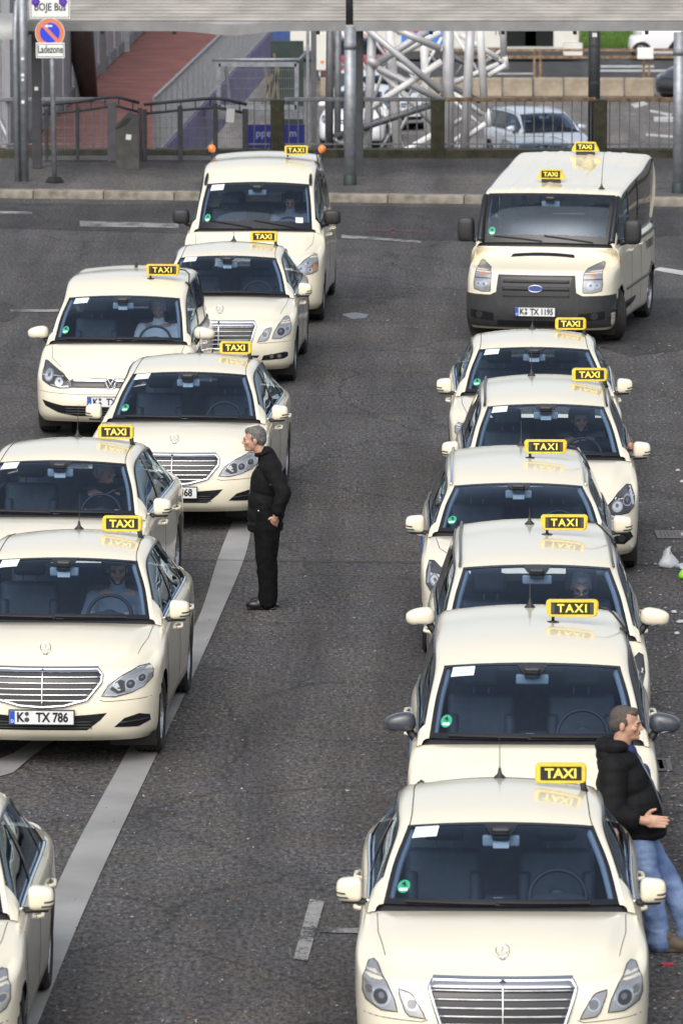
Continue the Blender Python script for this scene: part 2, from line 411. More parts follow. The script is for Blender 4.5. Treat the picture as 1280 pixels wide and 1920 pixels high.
        for a, b in zip(edges[:-1], edges[1:]):
            if b - a < .004: continue
            n = max(2, int((b - a) / .07)); A = np.array([col_at(y) for y in np.linspace(a, b, n + 1)]).transpose(1, 0, 2)
            w = [x for x in wins if abs(x[0] - a) < 1e-6 and abs(x[1] - b) < 1e-6]
            for sg in (1, -1):
                mx = np.array([sg, 1, 1.])
                if w:
                    A2 = A.copy(); A2[..., 0] -= .007
                    s.part('side_window', (A2 * mx).reshape(-1, 3), grid_faces(*A.shape[:2], sg > 0), w[0][2])
                else:
                    isB = any(abs(x[1] - a) < 1e-6 for x in wins) and any(abs(x[0] - b) < 1e-6 for x in wins)
                    if isB: s.part('door_pillar', (A * mx).reshape(-1, 3), grid_faces(*A.shape[:2], sg > 0), FRIT)
                    else: add(A * mx, sg > 0)
        s.roofo = s.part('roof', V, F, s.paint)
        s.rbvh = BVHTree.FromPolygons([Vector(v) for v in V], F)
        # trim lines round the side windows
        tm = sp.get('winline', FRIT)
        wa, wb = wins[0][0], wins[-1][1]
        for sg in (1, -1):
            mx = np.array([sg, 1, 1.]); m = MB()
            ys = np.linspace(wa, wb, 40); topl = [col_at(y)[-1] * mx + np.array([sg * .004, 0, .0]) for y in ys]; bot = [col_at(y)[0] * mx + np.array([sg * .004, 0, .008]) for y in ys]
            m.tube(topl, .011, 6); s.mb(m, 'window_trim', FRIT, smooth=True)
            m = MB(); m.tube(bot, .012, 6); s.mb(m, 'belt_trim', tm, smooth=True)
        # underside, tub, arches
        zb = sp['levels'][0][0][2]
        m = MB(); m.box((0, L / 2, zb + .06), (1.5, L - .5, .05)); m.box((0, sp.get('dash_y', cow + .1), .5), (1.45, .04, .5)); s.mb(m, 'floor_pan', GAP)
        wq = s.edge_at(mid)[0] - .06; belt = s.edge_at(mid)[2]
        m = MB()
        for sg in (1, -1): m.box((sg * wq, (cow + c1[-1][1]) / 2 + .1, (zb + .1 + belt) / 2 - .01), (.04, c1[-1][1] - cow - .25, belt - zb - .12))
        m.box((0, c1[-1][1] - .12, (zb + belt) / 2), (2 * wq, .04, belt - zb - .1))
        s.mb(m, 'door_lining', INTG)
        for ax in (axf, axr):
            for sg in (1, -1):
                m = MB(); y0, y1 = sg * .50, sg * (sp['levels'][1][2] - .012)
                m.lathe([(ar, y0), (ar, y1)], (0, ax, zc), 'X', 28); m.lathe([(.01, y0), (ar, y0)], (0, ax, zc), 'X', 28)
                keep = [f for f in m.f if sum(m.v[i][2] for i in f) / len(f) > .12]; s.part('wheel_arch', m.v, keep, GAP)
    # ---- surface helpers
    def cast(s, axis, a, b, roof=False):
        bv = s.rbvh if roof else s.bvh
        if axis == 'front': r = bv.ray_cast(Vector((a, -1, b)), Vector((0, 1, 0)))
        elif axis == 'top': r = bv.ray_cast(Vector((a, b, 4)), Vector((0, 0, -1)))
        elif axis == 'right': r = bv.ray_cast(Vector((3, a, b)), Vector((-1, 0, 0)))
        else: r = bv.ray_cast(Vector((-3, a, b)), Vector((1, 0, 0)))
        if r[0] is None:
            q = {'front': Vector((a, .2, b)), 'top': Vector((a, b, .9)), 'right': Vector((.9, a, b)), 'left': Vector((-.9, a, b))}[axis]
            r = bv.find_nearest(q)
        n = r[1]; d = {'front': Vector((0, -1, 0)), 'top': Vector((0, 0, 1)), 'right': Vector((1, 0, 0)), 'left': Vector((-1, 0, 0))}[axis]
        if n.dot(d) < 0: n = -n
        return r[0], n
    def decal(s, axis, out, m, name, parent=None, off=.003, thick=.012, step=.03, roof=False, sm=0):
        out = [(float(p[0]), float(p[1])) for p in out]
        if sm: out = [tuple(p) for p in spl([(p[0], p[1], 0) for p in out], sm, closed=True)[:, :2]]
        pts = []
        for i, p in enumerate(out):
            q = out[(i + 1) % len(out)]; n = max(1, int(math.hypot(q[0] - p[0], q[1] - p[1]) / step))
            for k in range(n): pts.append((p[0] + (q[0] - p[0]) * k / n, p[1] + (q[1] - p[1]) * k / n))
        nb = len(pts); vs = [Vector(p) for p in pts]
        def inside(x, y):
            c = False
            for i in range(nb):
                x1, y1 = pts[i]; x2, y2 = pts[i - 1]
                if (y1 > y) != (y2 > y) and x < (x2 - x1) * (y - y1) / (y2 - y1) + x1: c = not c
            return c
        xs = [p[0] for p in pts]; ys = [p[1] for p in pts]
        x = min(xs) + step / 2
        while x < max(xs):
            y = min(ys) + step / 2
            while y < max(ys):
                if inside(x, y) and min((x - p[0]) ** 2 + (y - p[1]) ** 2 for p in pts) > (step * .45) ** 2: vs.append(Vector((x, y)))
                y += step
            x += step
        r = delaunay_2d_cdt(vs, [(i, (i + 1) % nb) for i in range(nb)], [list(range(nb))], 1, 1e-5)
        V2, F = r[0], [list(f) for f in r[2]]
        P = []; N = []
        for v in V2:
            p, n = s.cast(axis, v.x, v.y, roof); P.append(p); N.append(n)
        V = [p + n * off for p, n in zip(P, N)]
        # face orientation
        Fo = []
        for f in F:
            a, b, c = V[f[0]], V[f[1]], V[f[2]]; Fo.append(f if (b - a).cross(c - a).dot(N[f[0]]) > 0 else f[::-1])
        cnt = {}
        for f in Fo:
            for i in range(len(f)):
                e = (f[i], f[(i + 1) % len(f)]); cnt[e] = 1
        bnd = [e for e in cnt if (e[1], e[0]) not in cnt]
        mp = {}; nF = len(Fo)
        for a, b in bnd:
            for i in (a, b):
                if i not in mp: mp[i] = (len(V), len(V) + 1); V.append(V[i].copy()); V.append(P[i] - N[i] * thick)
            Fo.append([mp[b][0], mp[a][0], mp[a][1], mp[b][1]])
        return s.part(name, V, Fo, m, parent)
    def both(s, axis, out, m, name, parents=None, **k):
        a = s.decal(axis, out, m, name, parents[0] if parents else None, **k)
        b = s.decal(axis, [(-p[0], p[1]) for p in out], m, name, parents[1] if parents else None, **k)
        return a, b
    def path(s, axis, pts, step=.03, off=.0, roof=False):
        out = []
        for p, q in zip(pts[:-1], pts[1:]):
            n = max(1, int(math.hypot(q[0] - p[0], q[1] - p[1]) / step))
            for k in range(n): out.append((p[0] + (q[0] - p[0]) * k / n, p[1] + (q[1] - p[1]) * k / n))
        out.append(pts[-1]); r = []
        for a, b in out:
            p, n = s.cast(axis, a, b, roof); r.append(p + n * off)
        return r
    def tube(s, axis, pts, r, m, name, parent=None, off=.004, n=6, roof=False, step=.03, closed=False):
        b = MB(); P = s.path(axis, pts, step, off, roof)
        if closed: P = P[:-1]
        b.tube(P, r, n, closed=closed); return s.mb(b, name, m, parent, True)
    def gaps(s, lines, roof=False):
        for axis, pts in lines:
            b = MB(); b.tube(s.path(axis, pts, .04, -.0012, roof), .0035, 5); s.mb(b, 'panel_gap', GAP)
    # ---- common fittings
    def wheels(s, style='alloy', steer=0):
        sp = s.sp; wr, ww = sp['wr'], sp.get('ww', .225); rr = wr * .69
        prof = [(rr, -ww / 2 + .01), (wr - .03, -ww / 2), (wr - .008, -ww / 2 + .02)]
        for k in range(5):
            y = -ww / 2 + .03 + (ww - .06) * k / 4
            if k: prof += [(wr - .011, y - (ww - .06) / 8 - .006), (wr - .011, y - (ww - .06) / 8 + .006), (wr, y - (ww - .06) / 8 + .007)]
            prof += [(wr, y)] if k else [(wr, y)]
        prof += [(wr - .008, ww / 2 - .02), (wr - .03, ww / 2), (rr, ww / 2 - .01), (rr, -ww / 2 + .01)]
        t = MB(); t.lathe(prof, (0, 0, 0), 'X', 40)
        tyre = None
        for ax, fr in ((sp['axf'], 1), (sp['axr'], 0)):
            for sg in (1, -1):
                tw = sp['levels'][2][2] - ww / 2 - sp.get('wheel_in', .012)
                e = empty('wheel', (sg * tw, ax - s.L / 2, wr), steer if fr else 0, s.root)
                if tyre is None: tyre = t.build('tyre', RUBBER, e, True)
                else: o = bpy.data.objects.new('tyre', tyre.data); link(o, e)
                key = 'rim%d' % sg
                if not hasattr(s, key):
                    b = MB(); w2 = sg * (ww / 2 - .02)
                    b.lathe([(rr, w2), (rr - .012, w2 + sg * .006), (rr - .03, w2 - sg * .03), (rr - .035, -w2)], (0, 0, 0), 'X', 36)
                    b.lathe([(.001, w2 - sg * .002), (.05, w2 - sg * .004), (.062, w2 - sg * .03)], (0, 0, 0), 'X', 16)
                    b.lathe([(.001, w2 - sg * .07), (rr * .62, w2 - sg * .07)], (0, 0, 0), 'X', 24)
                    nsp = 10 if style == 'alloy' else 7
                    for k in range(nsp):
                        a = 2 * math.pi * k / nsp; M = Matrix.Rotation(a, 3, 'X')
                        b.box(M @ Vector((w2 - sg * .022, 0, rr * .55)), (.02, .034 if style == 'alloy' else .07, rr * .88), M, .004)
                    o = b.build('rim', ALLOY, e, False); setattr(s, key, o.data)
                else: o = bpy.data.objects.new('rim', getattr(s, key)); link(o, e)
    def interior(s, seat_y=None, light=False, rh=None):
        sp = s.sp; base = s.c1[0]; y0 = base[1] - sp['ws_bow']; z0 = base[2]; wq = s.edge_at(base[1] + .5)[0] - .09
        dz = sp.get('dash_drop', .05)
        # dashboard: swept profile
        prof = [(y0 + .02, z0 - dz - .03), (y0 + .22, z0 - dz + .005), (y0 + .42, z0 - dz), (y0 + .56, z0 - dz - .04), (y0 + .60, z0 - dz - .14), (y0 + .56, z0 - .42)]
        V = []; F = []
        for k in range(13):
            sx = -1 + 2 * k / 12
            for (y, z) in prof: V.append((sx * wq, y + .18 * sx * sx * (1 if y < y0 + .3 else .35), z - .02 * sx * sx))
        n = len(prof)
        for k in range(12):
            for i in range(n - 1): F.append((k * n + i, k * n + i + 1, (k + 1) * n + i + 1, (k + 1) * n + i))
        d = s.part('dashboard', V, F, DASH)
        sx = .37 * sp.get('int_w', 1)
        b = MB(); b.ell((sx, y0 + .46, z0 - dz - .0), (.21, .16, .065), 16, 10); s.mb(b, 'instrument_hood', INTD, d, True)
        b = MB(); b.box((0, y0 + .52, z0 - dz - .01), (.2, .05, .10), Matrix.Rotation(R(15), 3, 'X'), .012); s.mb(b, 'meter', PLASTIC, d)
        b = MB(); b.box((-.02, y0 + .49, z0 - dz + .015), (.06, .006, .035)); s.mb(b, 'meter_display', WHT, d)
        # steering wheel
        wy, wz = y0 + .74, z0 - dz - .02; b = MB(); pts = []; M = Matrix.Rotation(R(-24), 3, 'X')
        for k in range(28):
            a = 2 * math.pi * k / 28; pts.append(M @ Vector((math.cos(a) * .185, 0, math.sin(a) * .185)) + Vector((sx, wy, wz)))
        b.tube(pts, .015, 8, closed=True); sw = s.mb(b, 'steering_wheel', PLASTIC, None, True)
        b = MB(); b.ell((sx, wy + .015, wz), (.075, .03, .06), 12, 8)
        for a in (0, 180, 270):
            b.tube([(sx, wy + .01, wz), M @ Vector((math.cos(R(a)) * .18, 0, math.sin(R(a)) * .18)) + Vector((sx, wy, wz))], .014, 6)
        s.mb(b, 'wheel_hub', PLASTIC, sw, True)
        s.wheel_pos = (sx, wy, wz)
        # seats
        sy = seat_y or (y0 + 1.42); top = sp.get('seat_top', z0 + .17); s.seat = (sx, sy, top)
        def seat(x, y, w):
            b = MB(); M = Matrix.Rotation(R(-14), 3, 'X'); h = .62
            b.box((x, y, top - h / 2), (w, .13, h), M, .045)
            for q in (-1, 1): b.box((x + q * w * .42, y - .03, top - h / 2 - .06), (.09, .14, h * .72), M, .035)
            b.box((x, y - .26, top - h + .02), (w, .52, .14), None, .045)
            st = s.mb(b, 'seat', SEATM, None, True)
            b = MB(); b.box((x, y + .05, top + .13), (.27, .10, .17), M, .04); hd = s.mb(b, 'headrest', SEATM, st, True)
            b = MB()
            for q in (-1, 1): b.tube([(x + q * .055, y + .03, top - .02), (x + q * .055, y + .045, top + .08)], .008, 6)
            s.mb(b, 'headrest_post', TRIM, st)
        for x in (-sx, sx): seat(x, sy, .50)
        b = MB(); b.box((0, sy + .95, top - .30), (1.25, .16, .62), Matrix.Rotation(R(-18), 3, 'X'), .05); b.box((0, sy + .66, top - .58), (1.25, .5, .16), None, .05)
        rs = s.mb(b, 'rear_seat', SEATM, None, True)
        b = MB()
        for q in (-.40, .40): b.box((q, sy + 1.08, top + .07), (.26, .09, .15), None, .035)
        s.mb(b, 'headrest', SEATM, rs, True)
        # headliner
        hz = s.c1[sp['h0'] * 10]; rz = s.c1[sp['h1'] * 10]; n = 13; V = []; F = []
        c1 = s.c1[sp['h0'] * 10: sp['h1'] * 10 + 1: 3]
        for p in c1:
            for k in range(9): u = -1 + k / 4; V.append((u * (p[0] + .03), p[1], p[2] - .035 + .035 * (1 - u * u)))
        s.part('headliner', V, grid_faces(len(c1), 9), HEADL)
        # A-pillar lining (light grey seen along the inside of the glass)
        for sg in (1, -1):
            b = MB(); mx = np.array([sg, 1, 1.]); P = [Vector(p * mx) + Vector((-sg * .035, .05, -.012)) for p in s.c1[1:sp['h0'] * 10 - 1]]; b.tube(P, .028, 6); s.mb(b, 'pillar_lining', MATS.get('pillar_l') or mat('pillar_l', (.30, .33, .36), .7), None, True)
        # mirror
        A = s.ws; i = int(len(A) * .80); mc = A.shape[1] // 2; p = A[i, mc]
        b = MB(); b.box((0, p[1] + .10, p[2] - .055), (.24, .035, .075), None, .015); mi = s.mb(b, 'interior_mirror', mat('mirror_back', (.36, .40, .42), .45), None, True)
        b = MB(); b.tube([(0, p[1] + .02, p[2] - .01), (0, p[1] + .09, p[2] - .05)], .012, 6); b.box((0, p[1] + .045, p[2] + .0), (.12, .05, .09), None, .02); s.mb(b, 'mirror_foot', FRIT, mi)
        if sp.get('toll', True):
            b = MB(); b.box((0, p[1] + .058, p[2] - .075), (.105, .02, .045), None, .006); s.mb(b, 'toll_box', WHT, mi)
        b = MB(); pass
        # windscreen sensor patch
        V = []; F = []
        for r_ in range(5):
            v = 1 - .17 * r_ / 4; row = A[int(v * (len(A) - 1))]; wdt = .11 - .05 * (r_ / 4) ** 2
            for c in range(7):
                x = (-1 + c / 3) * wdt; j = mc + x / (A[-1, -1, 0] / mc); j0 = int(math.floor(j)); fr = j - j0; pt = row[j0] * (1 - fr) + row[j0 + 1] * fr; V.append((pt[0], pt[1] - .002, pt[2] + .0035))
        s.part('sensor_patch', V, grid_faces(5, 7), FRIT)
    def on_glass(s, u, v, w, h, m, name, parent=None, n=6, circ=False, off=-.004, text=None):
        """flat print just inside the glass; u across -1..1, v 0 bottom 1 top; w,h as fractions of the glass grid"""
        A = s.ws; nv, nu, _ = A.shape
        def at(v, u):
            v = np.clip(v, 0, .999) * (nv - 1); u = np.clip((u + 1) / 2, 0, .999) * (nu - 1); i, j = int(v), int(u); a, b = v - i, u - j
            return (1 - a) * ((1 - b) * A[i, j] + b * A[i, j + 1]) + a * ((1 - b) * A[i + 1, j] + b * A[i + 1, j + 1])
        V = []; F = []
        nrm = Vector((0, -.5, .86)) * off
        if circ:
            V.append(Vector(at(v, u)) + nrm)
            for k in range(20): a = 2 * math.pi * k / 20; V.append(Vector(at(v + math.sin(a) * h, u + math.cos(a) * w)) + nrm)
            F = [(0, 1 + k, 1 + (k + 1) % 20) for k in range(20)]
        else:
            for i in range(n):
                for j in range(n): V.append(Vector(at(v + h * (i / (n - 1) - .5), u + w * (j / (n - 1) - .5))) + nrm)
            F = grid_faces(n, n)
        return s.part(name, V, F, m, parent)
    def stickers(s, badge=True, permit=True, pos=None):
        rj = random.Random(len(bpy.data.objects)); pos = pos or (-.80 + rj.uniform(-.015, .05), .895 + rj.uniform(-.02, .012))
        if permit:
            o = s.on_glass(pos[0] + .02, pos[1] - .005, .25, .16, PAPER, 'permit_sticker', off=.004)
            for k, (du, dv, w) in enumerate(((-.05, .03, .09), (.0, -.03, .16), (.05, .03, .05))): s.on_glass(pos[0] + .02 + du, pos[1] + dv, w, .012, mat('faint_print', (.42, .50, .48), .6), 'print_line', o, off=.0055)
        if badge:
            o = s.on_glass(-.855, .20, .055, .075, GREEN, 'emission_badge', circ=True, off=.004)
            s.on_glass(-.855, .165, .07, .03, WHT, 'badge_strip', o, off=.0055)
            nq = s.ws.shape[1] // 20; p = s.ws[int(.22 * (len(s.ws) - 1)), nq]; q = s.ws[int(.22 * (len(s.ws) - 1)), 2 * nq]; c = p * .55 + q * .45
            text_part('4', .06, (c[0], c[1] - .012 - s.L / 2, c[2] + .022), SBLK, o, .0005, .001, 1, R(60), 'badge_number')
    def wipers(s, yoff=0):
        A = s.ws; nv, nu, _ = A.shape; b = MB(); sp_w = s.sp.get('wiper_rise', .012)
        for (u0, u1) in ((.75, -.02), (-.05, -.82)):
            pts = []
            for k in range(9):
                u = u0 + (u1 - u0) * k / 8; j = (u + 1) / 2 * (nu - 1); j0 = int(min(j, nu - 2)); i = .012 + sp_w * k / 8; ii = i * (nv - 1); i0 = int(ii); f = ii - i0
                a = A[i0, j0] * (1 - f) + A[i0 + 1, j0] * f; c = A[i0, j0 + 1] * (1 - f) + A[i0 + 1, j0 + 1] * f; p = a + (c - a) * (j - j0); pts.append((p[0], p[1] - .010, p[2] + .012))
            b.tube(pts, .008, 5)
        s.mb(b, 'wiper', PLASTIC)
        # scuttle: dark strip between bonnet and glass
        base = A[0]; bk = s.cowl_curve; n = len(base); V = []; F = []
        for k in range(n):
            u = k / (n - 1) * (len(bk) - 1); j = int(min(u, len(bk) - 2)); q = bk[j] + (bk[j + 1] - bk[j]) * (u - j); p = base[k]
            V.append((q[0], q[1] - .01, q[2] - .012)); V.append((p[0], p[1] + .03, p[2] - .004))
        F = [(2 * k, 2 * k + 2, 2 * k + 3, 2 * k + 1) for k in range(n - 1)]
        s.part('scuttle', V, F, PLASTIC)
    def mirrors(s, kind='merc', y=None, z=None, out=None, m=None):
        sp = s.sp; y = y or sp['cowl'] + .36; z = z or s.edge_at(y)[2] + .06; e = s.edge_at(y)[0]; out = out or (e + .20); m = m or s.paint
        for sg in (1, -1):
            xc = (e + out) / 2 + .03; wd = (out - e) / 2 - .01; b = MB()
            if kind == 'merc':
                # housing: superellipsoid with a flat back
                b.ell((sg * xc, y, z), (wd, .078, .086), 24, 16, None, .5)
                b.v = [(v[0], v[1] if v[1] < y else y + (v[1] - y) * .35, v[2] - .02 * abs(v[0] - sg * e) / .2 * (1 if v[2] > z else -.4)) for v in b.v]
                h = s.mb(b, 'door_mirror', m, None, True)
                b = MB(); b.box((sg * (xc - .03), y + .01, z - .085), (wd * 1.9, .085, .03), Matrix.Rotation(sg * R(-3), 3, 'Y'), .012)
                b.tube([(sg * (e - .02), y, z - .09), (sg * (e + .06), y, z - .085)], .022, 8); s.mb(b, 'mirror_foot', PLASTIC, h)
                b = MB()
                for dz, f in ((-.022, .3), (-.05, .08)):
                    pts = [(sg * (xc + wd * (f + (1.0 - f) * k / 6)), y - .074 * math.sqrt(max(.05, 1 - ((f + (1. - f) * k / 6)) ** 6)) - .006, z + dz + .006 * k / 6) for k in range(7)]
                    b.tube(pts, .006, 5)
                s.mb(b, 'indicator_line', PLASTIC, h)
            elif kind == 'drop':
                b.ell((sg * xc, y, z + .02), (wd * 1.16, .085, .086), 24, 14, Matrix.Rotation(sg * R(4), 3, 'Y'), .70)
                def shp(v):
                    t = min(1, max(0, (abs(v[0]) - xc + wd) / (2 * wd))); dz = v[2] - z - .02
                    dz *= (1 - .30 * t * t) if dz > 0 else .72
                    return (v[0] + sg * .02 * (t - .5), v[1] if v[1] < y else y + (v[1] - y) * .35, z + .02 + dz)
                b.v = [shp(v) for v in b.v]
                h = s.mb(b, 'door_mirror', m, None, True)
                b = MB(); b.tube([(sg * (e - .02), y, z - .13), (sg * (e + .03), y, z - .09), (sg * (e + .07), y, z - .02)], [.035, .028, .03], 8)
                s.mb(b, 'mirror_foot', PLASTIC, h, True)
                b = MB(); b.tube([(sg * (xc - wd * .3), y - .075, z - .035), (sg * (xc + wd * .7), y - .06, z - .015)], .008, 5); s.mb(b, 'indicator_line', TRIM, h)
            else:  # van: tall black housing on an arm
                hh = sp.get('mir_h', .13); b.ell((sg * (out - .11), y, z + .04), (.115, .085, hh), 18, 12, None, .55)
                b.v = [(v[0], v[1] if v[1] < y else y + (v[1] - y) * .3, v[2]) for v in b.v]
                h = s.mb(b, 'door_mirror', m, None, True)
                b = MB(); b.tube([(sg * (e - .03), y + .02, z - hh * .75), (sg * (out - .16), y + .01, z - hh * .45)], [.05, .035], 8); s.mb(b, 'mirror_foot', PLASTIC, h, True)
    def antenna(s, y, x=0, h=.28, lean=.10, r=.004):
        p, n = s.cast('top', x, y, True); b = MB()
        b.lathe([(.045, 0), (.035, .012), (.016, .03), (.010, .06), (.008, .07)], p, 'Z', 12); a = s.mb(b, 'antenna', PLASTIC, None, True)
        b = MB(); b.tube([p + Vector((0, 0, .05)), p + Vector((0, lean * .3, h * .5)), p + Vector((0, lean, h))], [r, r * .8, r * .5], 6); s.mb(b, 'antenna_rod', PLASTIC, a)
    def fin(s, y, x=0):
        p, n = s.cast('top', x, y, True); b = MB(); b.tube([p + Vector((0, -.06, 0)), p + Vector((0, .0, .03)), p + Vector((0, .05, .055))], [.02, .02, .006], 8); s.mb(b, 'antenna', PLASTIC, None, True)
    def sign(s, y, x, w=.34, h=.128, kind='short', lift=.03, text=.088):
        rj = random.Random(len(bpy.data.objects)); x += rj.uniform(-.012, .012); y += rj.uniform(-.05, .05); lift += rj.uniform(-.004, .008); p, n = s.cast('top', x, y, True); z = p.z + lift; L2 = s.L / 2; d = .075
        # rounded panel outline with arched top
        o = []; r = .03
        arch = .010 if kind != 'wedge' else 0
        if kind == 'wedge': o = [(-w / 2, 0), (w / 2, 0), (w / 2 - .01, h * .25), (w * .36, h * .93), (w * .33, h), (-w * .33, h), (-w * .36, h * .93), (-w / 2 + .01, h * .25)]
        else:
            for cx, cz, a0 in ((w / 2 - r, r, -90), (w / 2 - r, h - r, 0), (-w / 2 + r, h - r, 90), (-w / 2 + r, r, 180)):
                for k in range(5): a = R(a0 + 22.5 * k); o.append((cx + r * math.cos(a), cz + r * math.sin(a)))
            o = [(a, b + (arch * (1 - (2 * a / w) ** 2) if b > h / 2 else 0)) for a, b in o]
            if kind == 'long': o = [(a * (1 - .06 * (1 - b / h)), b) for a, b in o]
        b = MB(); n_ = len(o)
        rings = [(-d / 2 + .0, .93), (-d / 2 + .012, 1.0), (d / 2 - .012, 1.0), (d / 2, .93)]
        V = []; F = []
        for dy, sc in rings:
            for a, c in o: V.append((x + a * sc, y + dy, z + h / 2 + (c - h / 2) * sc))
        for i in range(3):
            for k in range(n_): F.append((i * n_ + k, i * n_ + (k + 1) % n_, (i + 1) * n_ + (k + 1) % n_, (i + 1) * n_ + k))
        F.append(tuple(range(n_))[::-1]); F.append(tuple(3 * n_ + k for k in range(n_))); b.add(V, F)
        sg = s.mb(b, 'roof_sign', YEL)
        f = .80 if kind != 'wedge' else .66; pw, ph = w * f / 2, h * .36; b = MB()
        cz = z + h / 2 + (arch * .4)
        q = [(x - pw, cz - ph), (x + pw, cz - ph), (x + pw, cz + ph), (x - pw, cz + ph)]
        b.prism_xz(q, y - d / 2 - .003, y - d / 2 + .001); s.mb(b, 'sign_panel', SBLK, sg)
        for k in (-1, 1):
            if kind == 'long':
                b = MB(); b.box((x + k * pw * .90, y - d / 2 - .004, cz), (.022, .004, ph * 1.7)); s.mb(b, 'sign_lamp_slot', GREYPL, sg)
        text_part('TAXI', text, (x, y - d / 2 - .0045 - L2, cz - .002), mat('letter_yellow', (.86, .70, .09), .5), sg, .0012, .0026, 1.08 if kind != 'long' else 1.0, 0, 'lettering', 1.0 if kind != 'long' else 1.28)
        b = MB()
        if kind == 'short':
            b.tube([(x + w * .42, y, z + .02), (x + w * .44, y, z - .03), (x + w * .47, y + .01, z - lift - .035)], [.022, .02, .026], 8)
        elif kind == 'long':
            b.tube([(x - w * .36, y, z + .01), (x - w * .36, y, z - .03)], .012, 8); b.lathe([(.05, -lift + .0), (.045, -lift + .012), (.014, -lift + .02)], (x - w * .36, y, z), 'Z', 14)
            s.mb(b, 'sign_foot', PLASTIC, sg, True); b = MB(); c2 = s.col_at(y)[-1]
            b.tube([(x + w * .5, y, z + h * .55), (x + w * .5 + .06, y, z + h * .5), (x + w * .5 + .11, y, z + .02), (c2[0] + .0, y + .0, c2[2] + .04), (c2[0] + .02, y, c2[2] - .02)], .009, 6)
            b.box((c2[0] - .02, y, c2[2] + .035), (.06, .04, .03), Matrix.Rotation(R(25), 3, 'Y'), .008)
        else:
            b.box((x, y, z - lift / 2), (w * .66, .05, lift + .02))
        s.mb(b, 'sign_cable' if kind == 'long' else 'sign_bracket', PLASTIC, sg, kind != 'wedge')
    def plate(s, txt, zc, x0=0):
        p, n = s.cast('front', x0, zc); y = p.y - .02; L2 = s.L / 2; b = MB(); b.box((x0, y, zc), (.535, .02, .128), None, .006); pl = s.mb(b, 'number_plate', PLASTIC)
        b = MB(); b.box((x0, y - .0115, zc), (.515, .004, .108)); s.mb(b, 'plate_face', PLATE, pl)
        b = MB(); b.box((x0 - .236, y - .0145, zc), (.04, .003, .106)); s.mb(b, 'euro_band', PBLUE, pl)
        text_part('D', .035, (x0 - .236, y - .0165 - L2, zc - .03), WHT, pl, .0006, .0005, 1, 0, 'country_letter')
        a, c = txt
        text_part(a, .105, (x0 - .172, y - .0145 - L2, zc - .001), SBLK, pl, .001, .0036, .86, 0, 'lettering')
        b = MB(); b.lathe([(.001, 0), (.02, 0)], (x0 - .118, y - .0142, zc - .018), 'Y', 14); b.lathe([(.001, 0), (.017, 0)], (x0 - .118, y - .0142, zc + .03), 'Y', 12); s.mb(b, 'plate_seal', TRIM, pl)
        text_part(c, .105, (x0 + .085, y - .0145 - L2, zc - .001), SBLK, pl, .001, .0036, .80, 0, 'lettering')
def sw(sp, **k):
    d = dict(sp); d.update(k); return d
def lv(z, xf, Wd, nb, cr, xr, rb):
    z = (z,) * 8 if isinstance(z, (int, float)) else z
    return (z, xf, Wd, nb, cr, xr, rb)
# ---------------------------------------------------------------- vehicle models
SALOON = dict(L=4.87, axf=.845, axr=3.719, wr=.325, cowl=1.40, bow=.17, cowl_crown=.035, hood_bulge=.03, flare=.012, wheel_in=.0,
    levels=[lv((.21, .20, .20, .20, .20, .20, .26, .30), .13, .85, .15, .18, 4.76, .16), lv((.27, .27, .26, .25, .25, .25, .32, .36), .045, .893, .16, .18, 4.82, .16),
            lv((.40, .41, .42, .41, .41, .42, .45, .48), .0, .908, .17, .19, 4.86, .16), lv((.56, .57, .58, .58, .58, .58, .60, .62), .012, .915, .17, .20, 4.87, .16),
            lv((.69, .70, .72, .74, .76, .78, .76, .76), .04, .912, .18, .21, 4.86, .17), lv((.765, .78, .835, .895, .915, .93, .92, .91), .085, .900, .19, .22, 4.83, .18),
            lv((.803, .81, .880, .955, .975, .99, .985, .985), .165, .852, .22, .24, 4.76, .20)],
    C=[(.752, 1.44, 1.000, .805, 1.36, .970), (.690, 1.74, 1.205, .738, 1.74, 1.175), (.600, 2.07, 1.388, .668, 2.12, 1.348), (.580, 2.55, 1.455, .668, 2.55, 1.408), (.575, 3.05, 1.452, .665, 3.05, 1.400),
       (.560, 3.42, 1.405, .65, 3.48, 1.350), (.585, 3.85, 1.215, .675, 3.92, 1.165), (.63, 4.18, 1.05, .72, 4.25, 1.015)], h0=2, h1=5,
    ws_bow=.19, ws_crown=.025, hdr_bow=.07, hdr_crown=.036, windows=[(1.66, 2.52, GLASS, 0), (2.60, 3.42, GLASS, 0), (3.46, 3.80, GLASS, 0)], winline=CHROME,
    creases=[(.58, .93, .024, .018), (.30, .60, .006, .03)], seat_top=1.12)
def star(c, y=.33):
    p, n = c.cast('top', 0, y); b = MB(); z = p.z + .052; r = .042; pts = [(r * math.cos(2 * math.pi * k / 24), y + .004, z + r * math.sin(2 * math.pi * k / 24)) for k in range(24)]
    b.tube(pts, .0045, 6, closed=True)
    for a in (90, 210, 330): b.tube([(0, y + .004, z), (r * math.cos(R(a)), y + .004, z + r * math.sin(R(a)))], [.006, .003], 5)
    b.tube([(0, y + .004, p.z), (0, y + .004, p.z + .012)], [.012, .006], 8); b.lathe([(.001, .004), (.02, .003), (.024, 0)], p, 'Z', 12); c.mb(b, 'bonnet_star', CHROME, None, True)
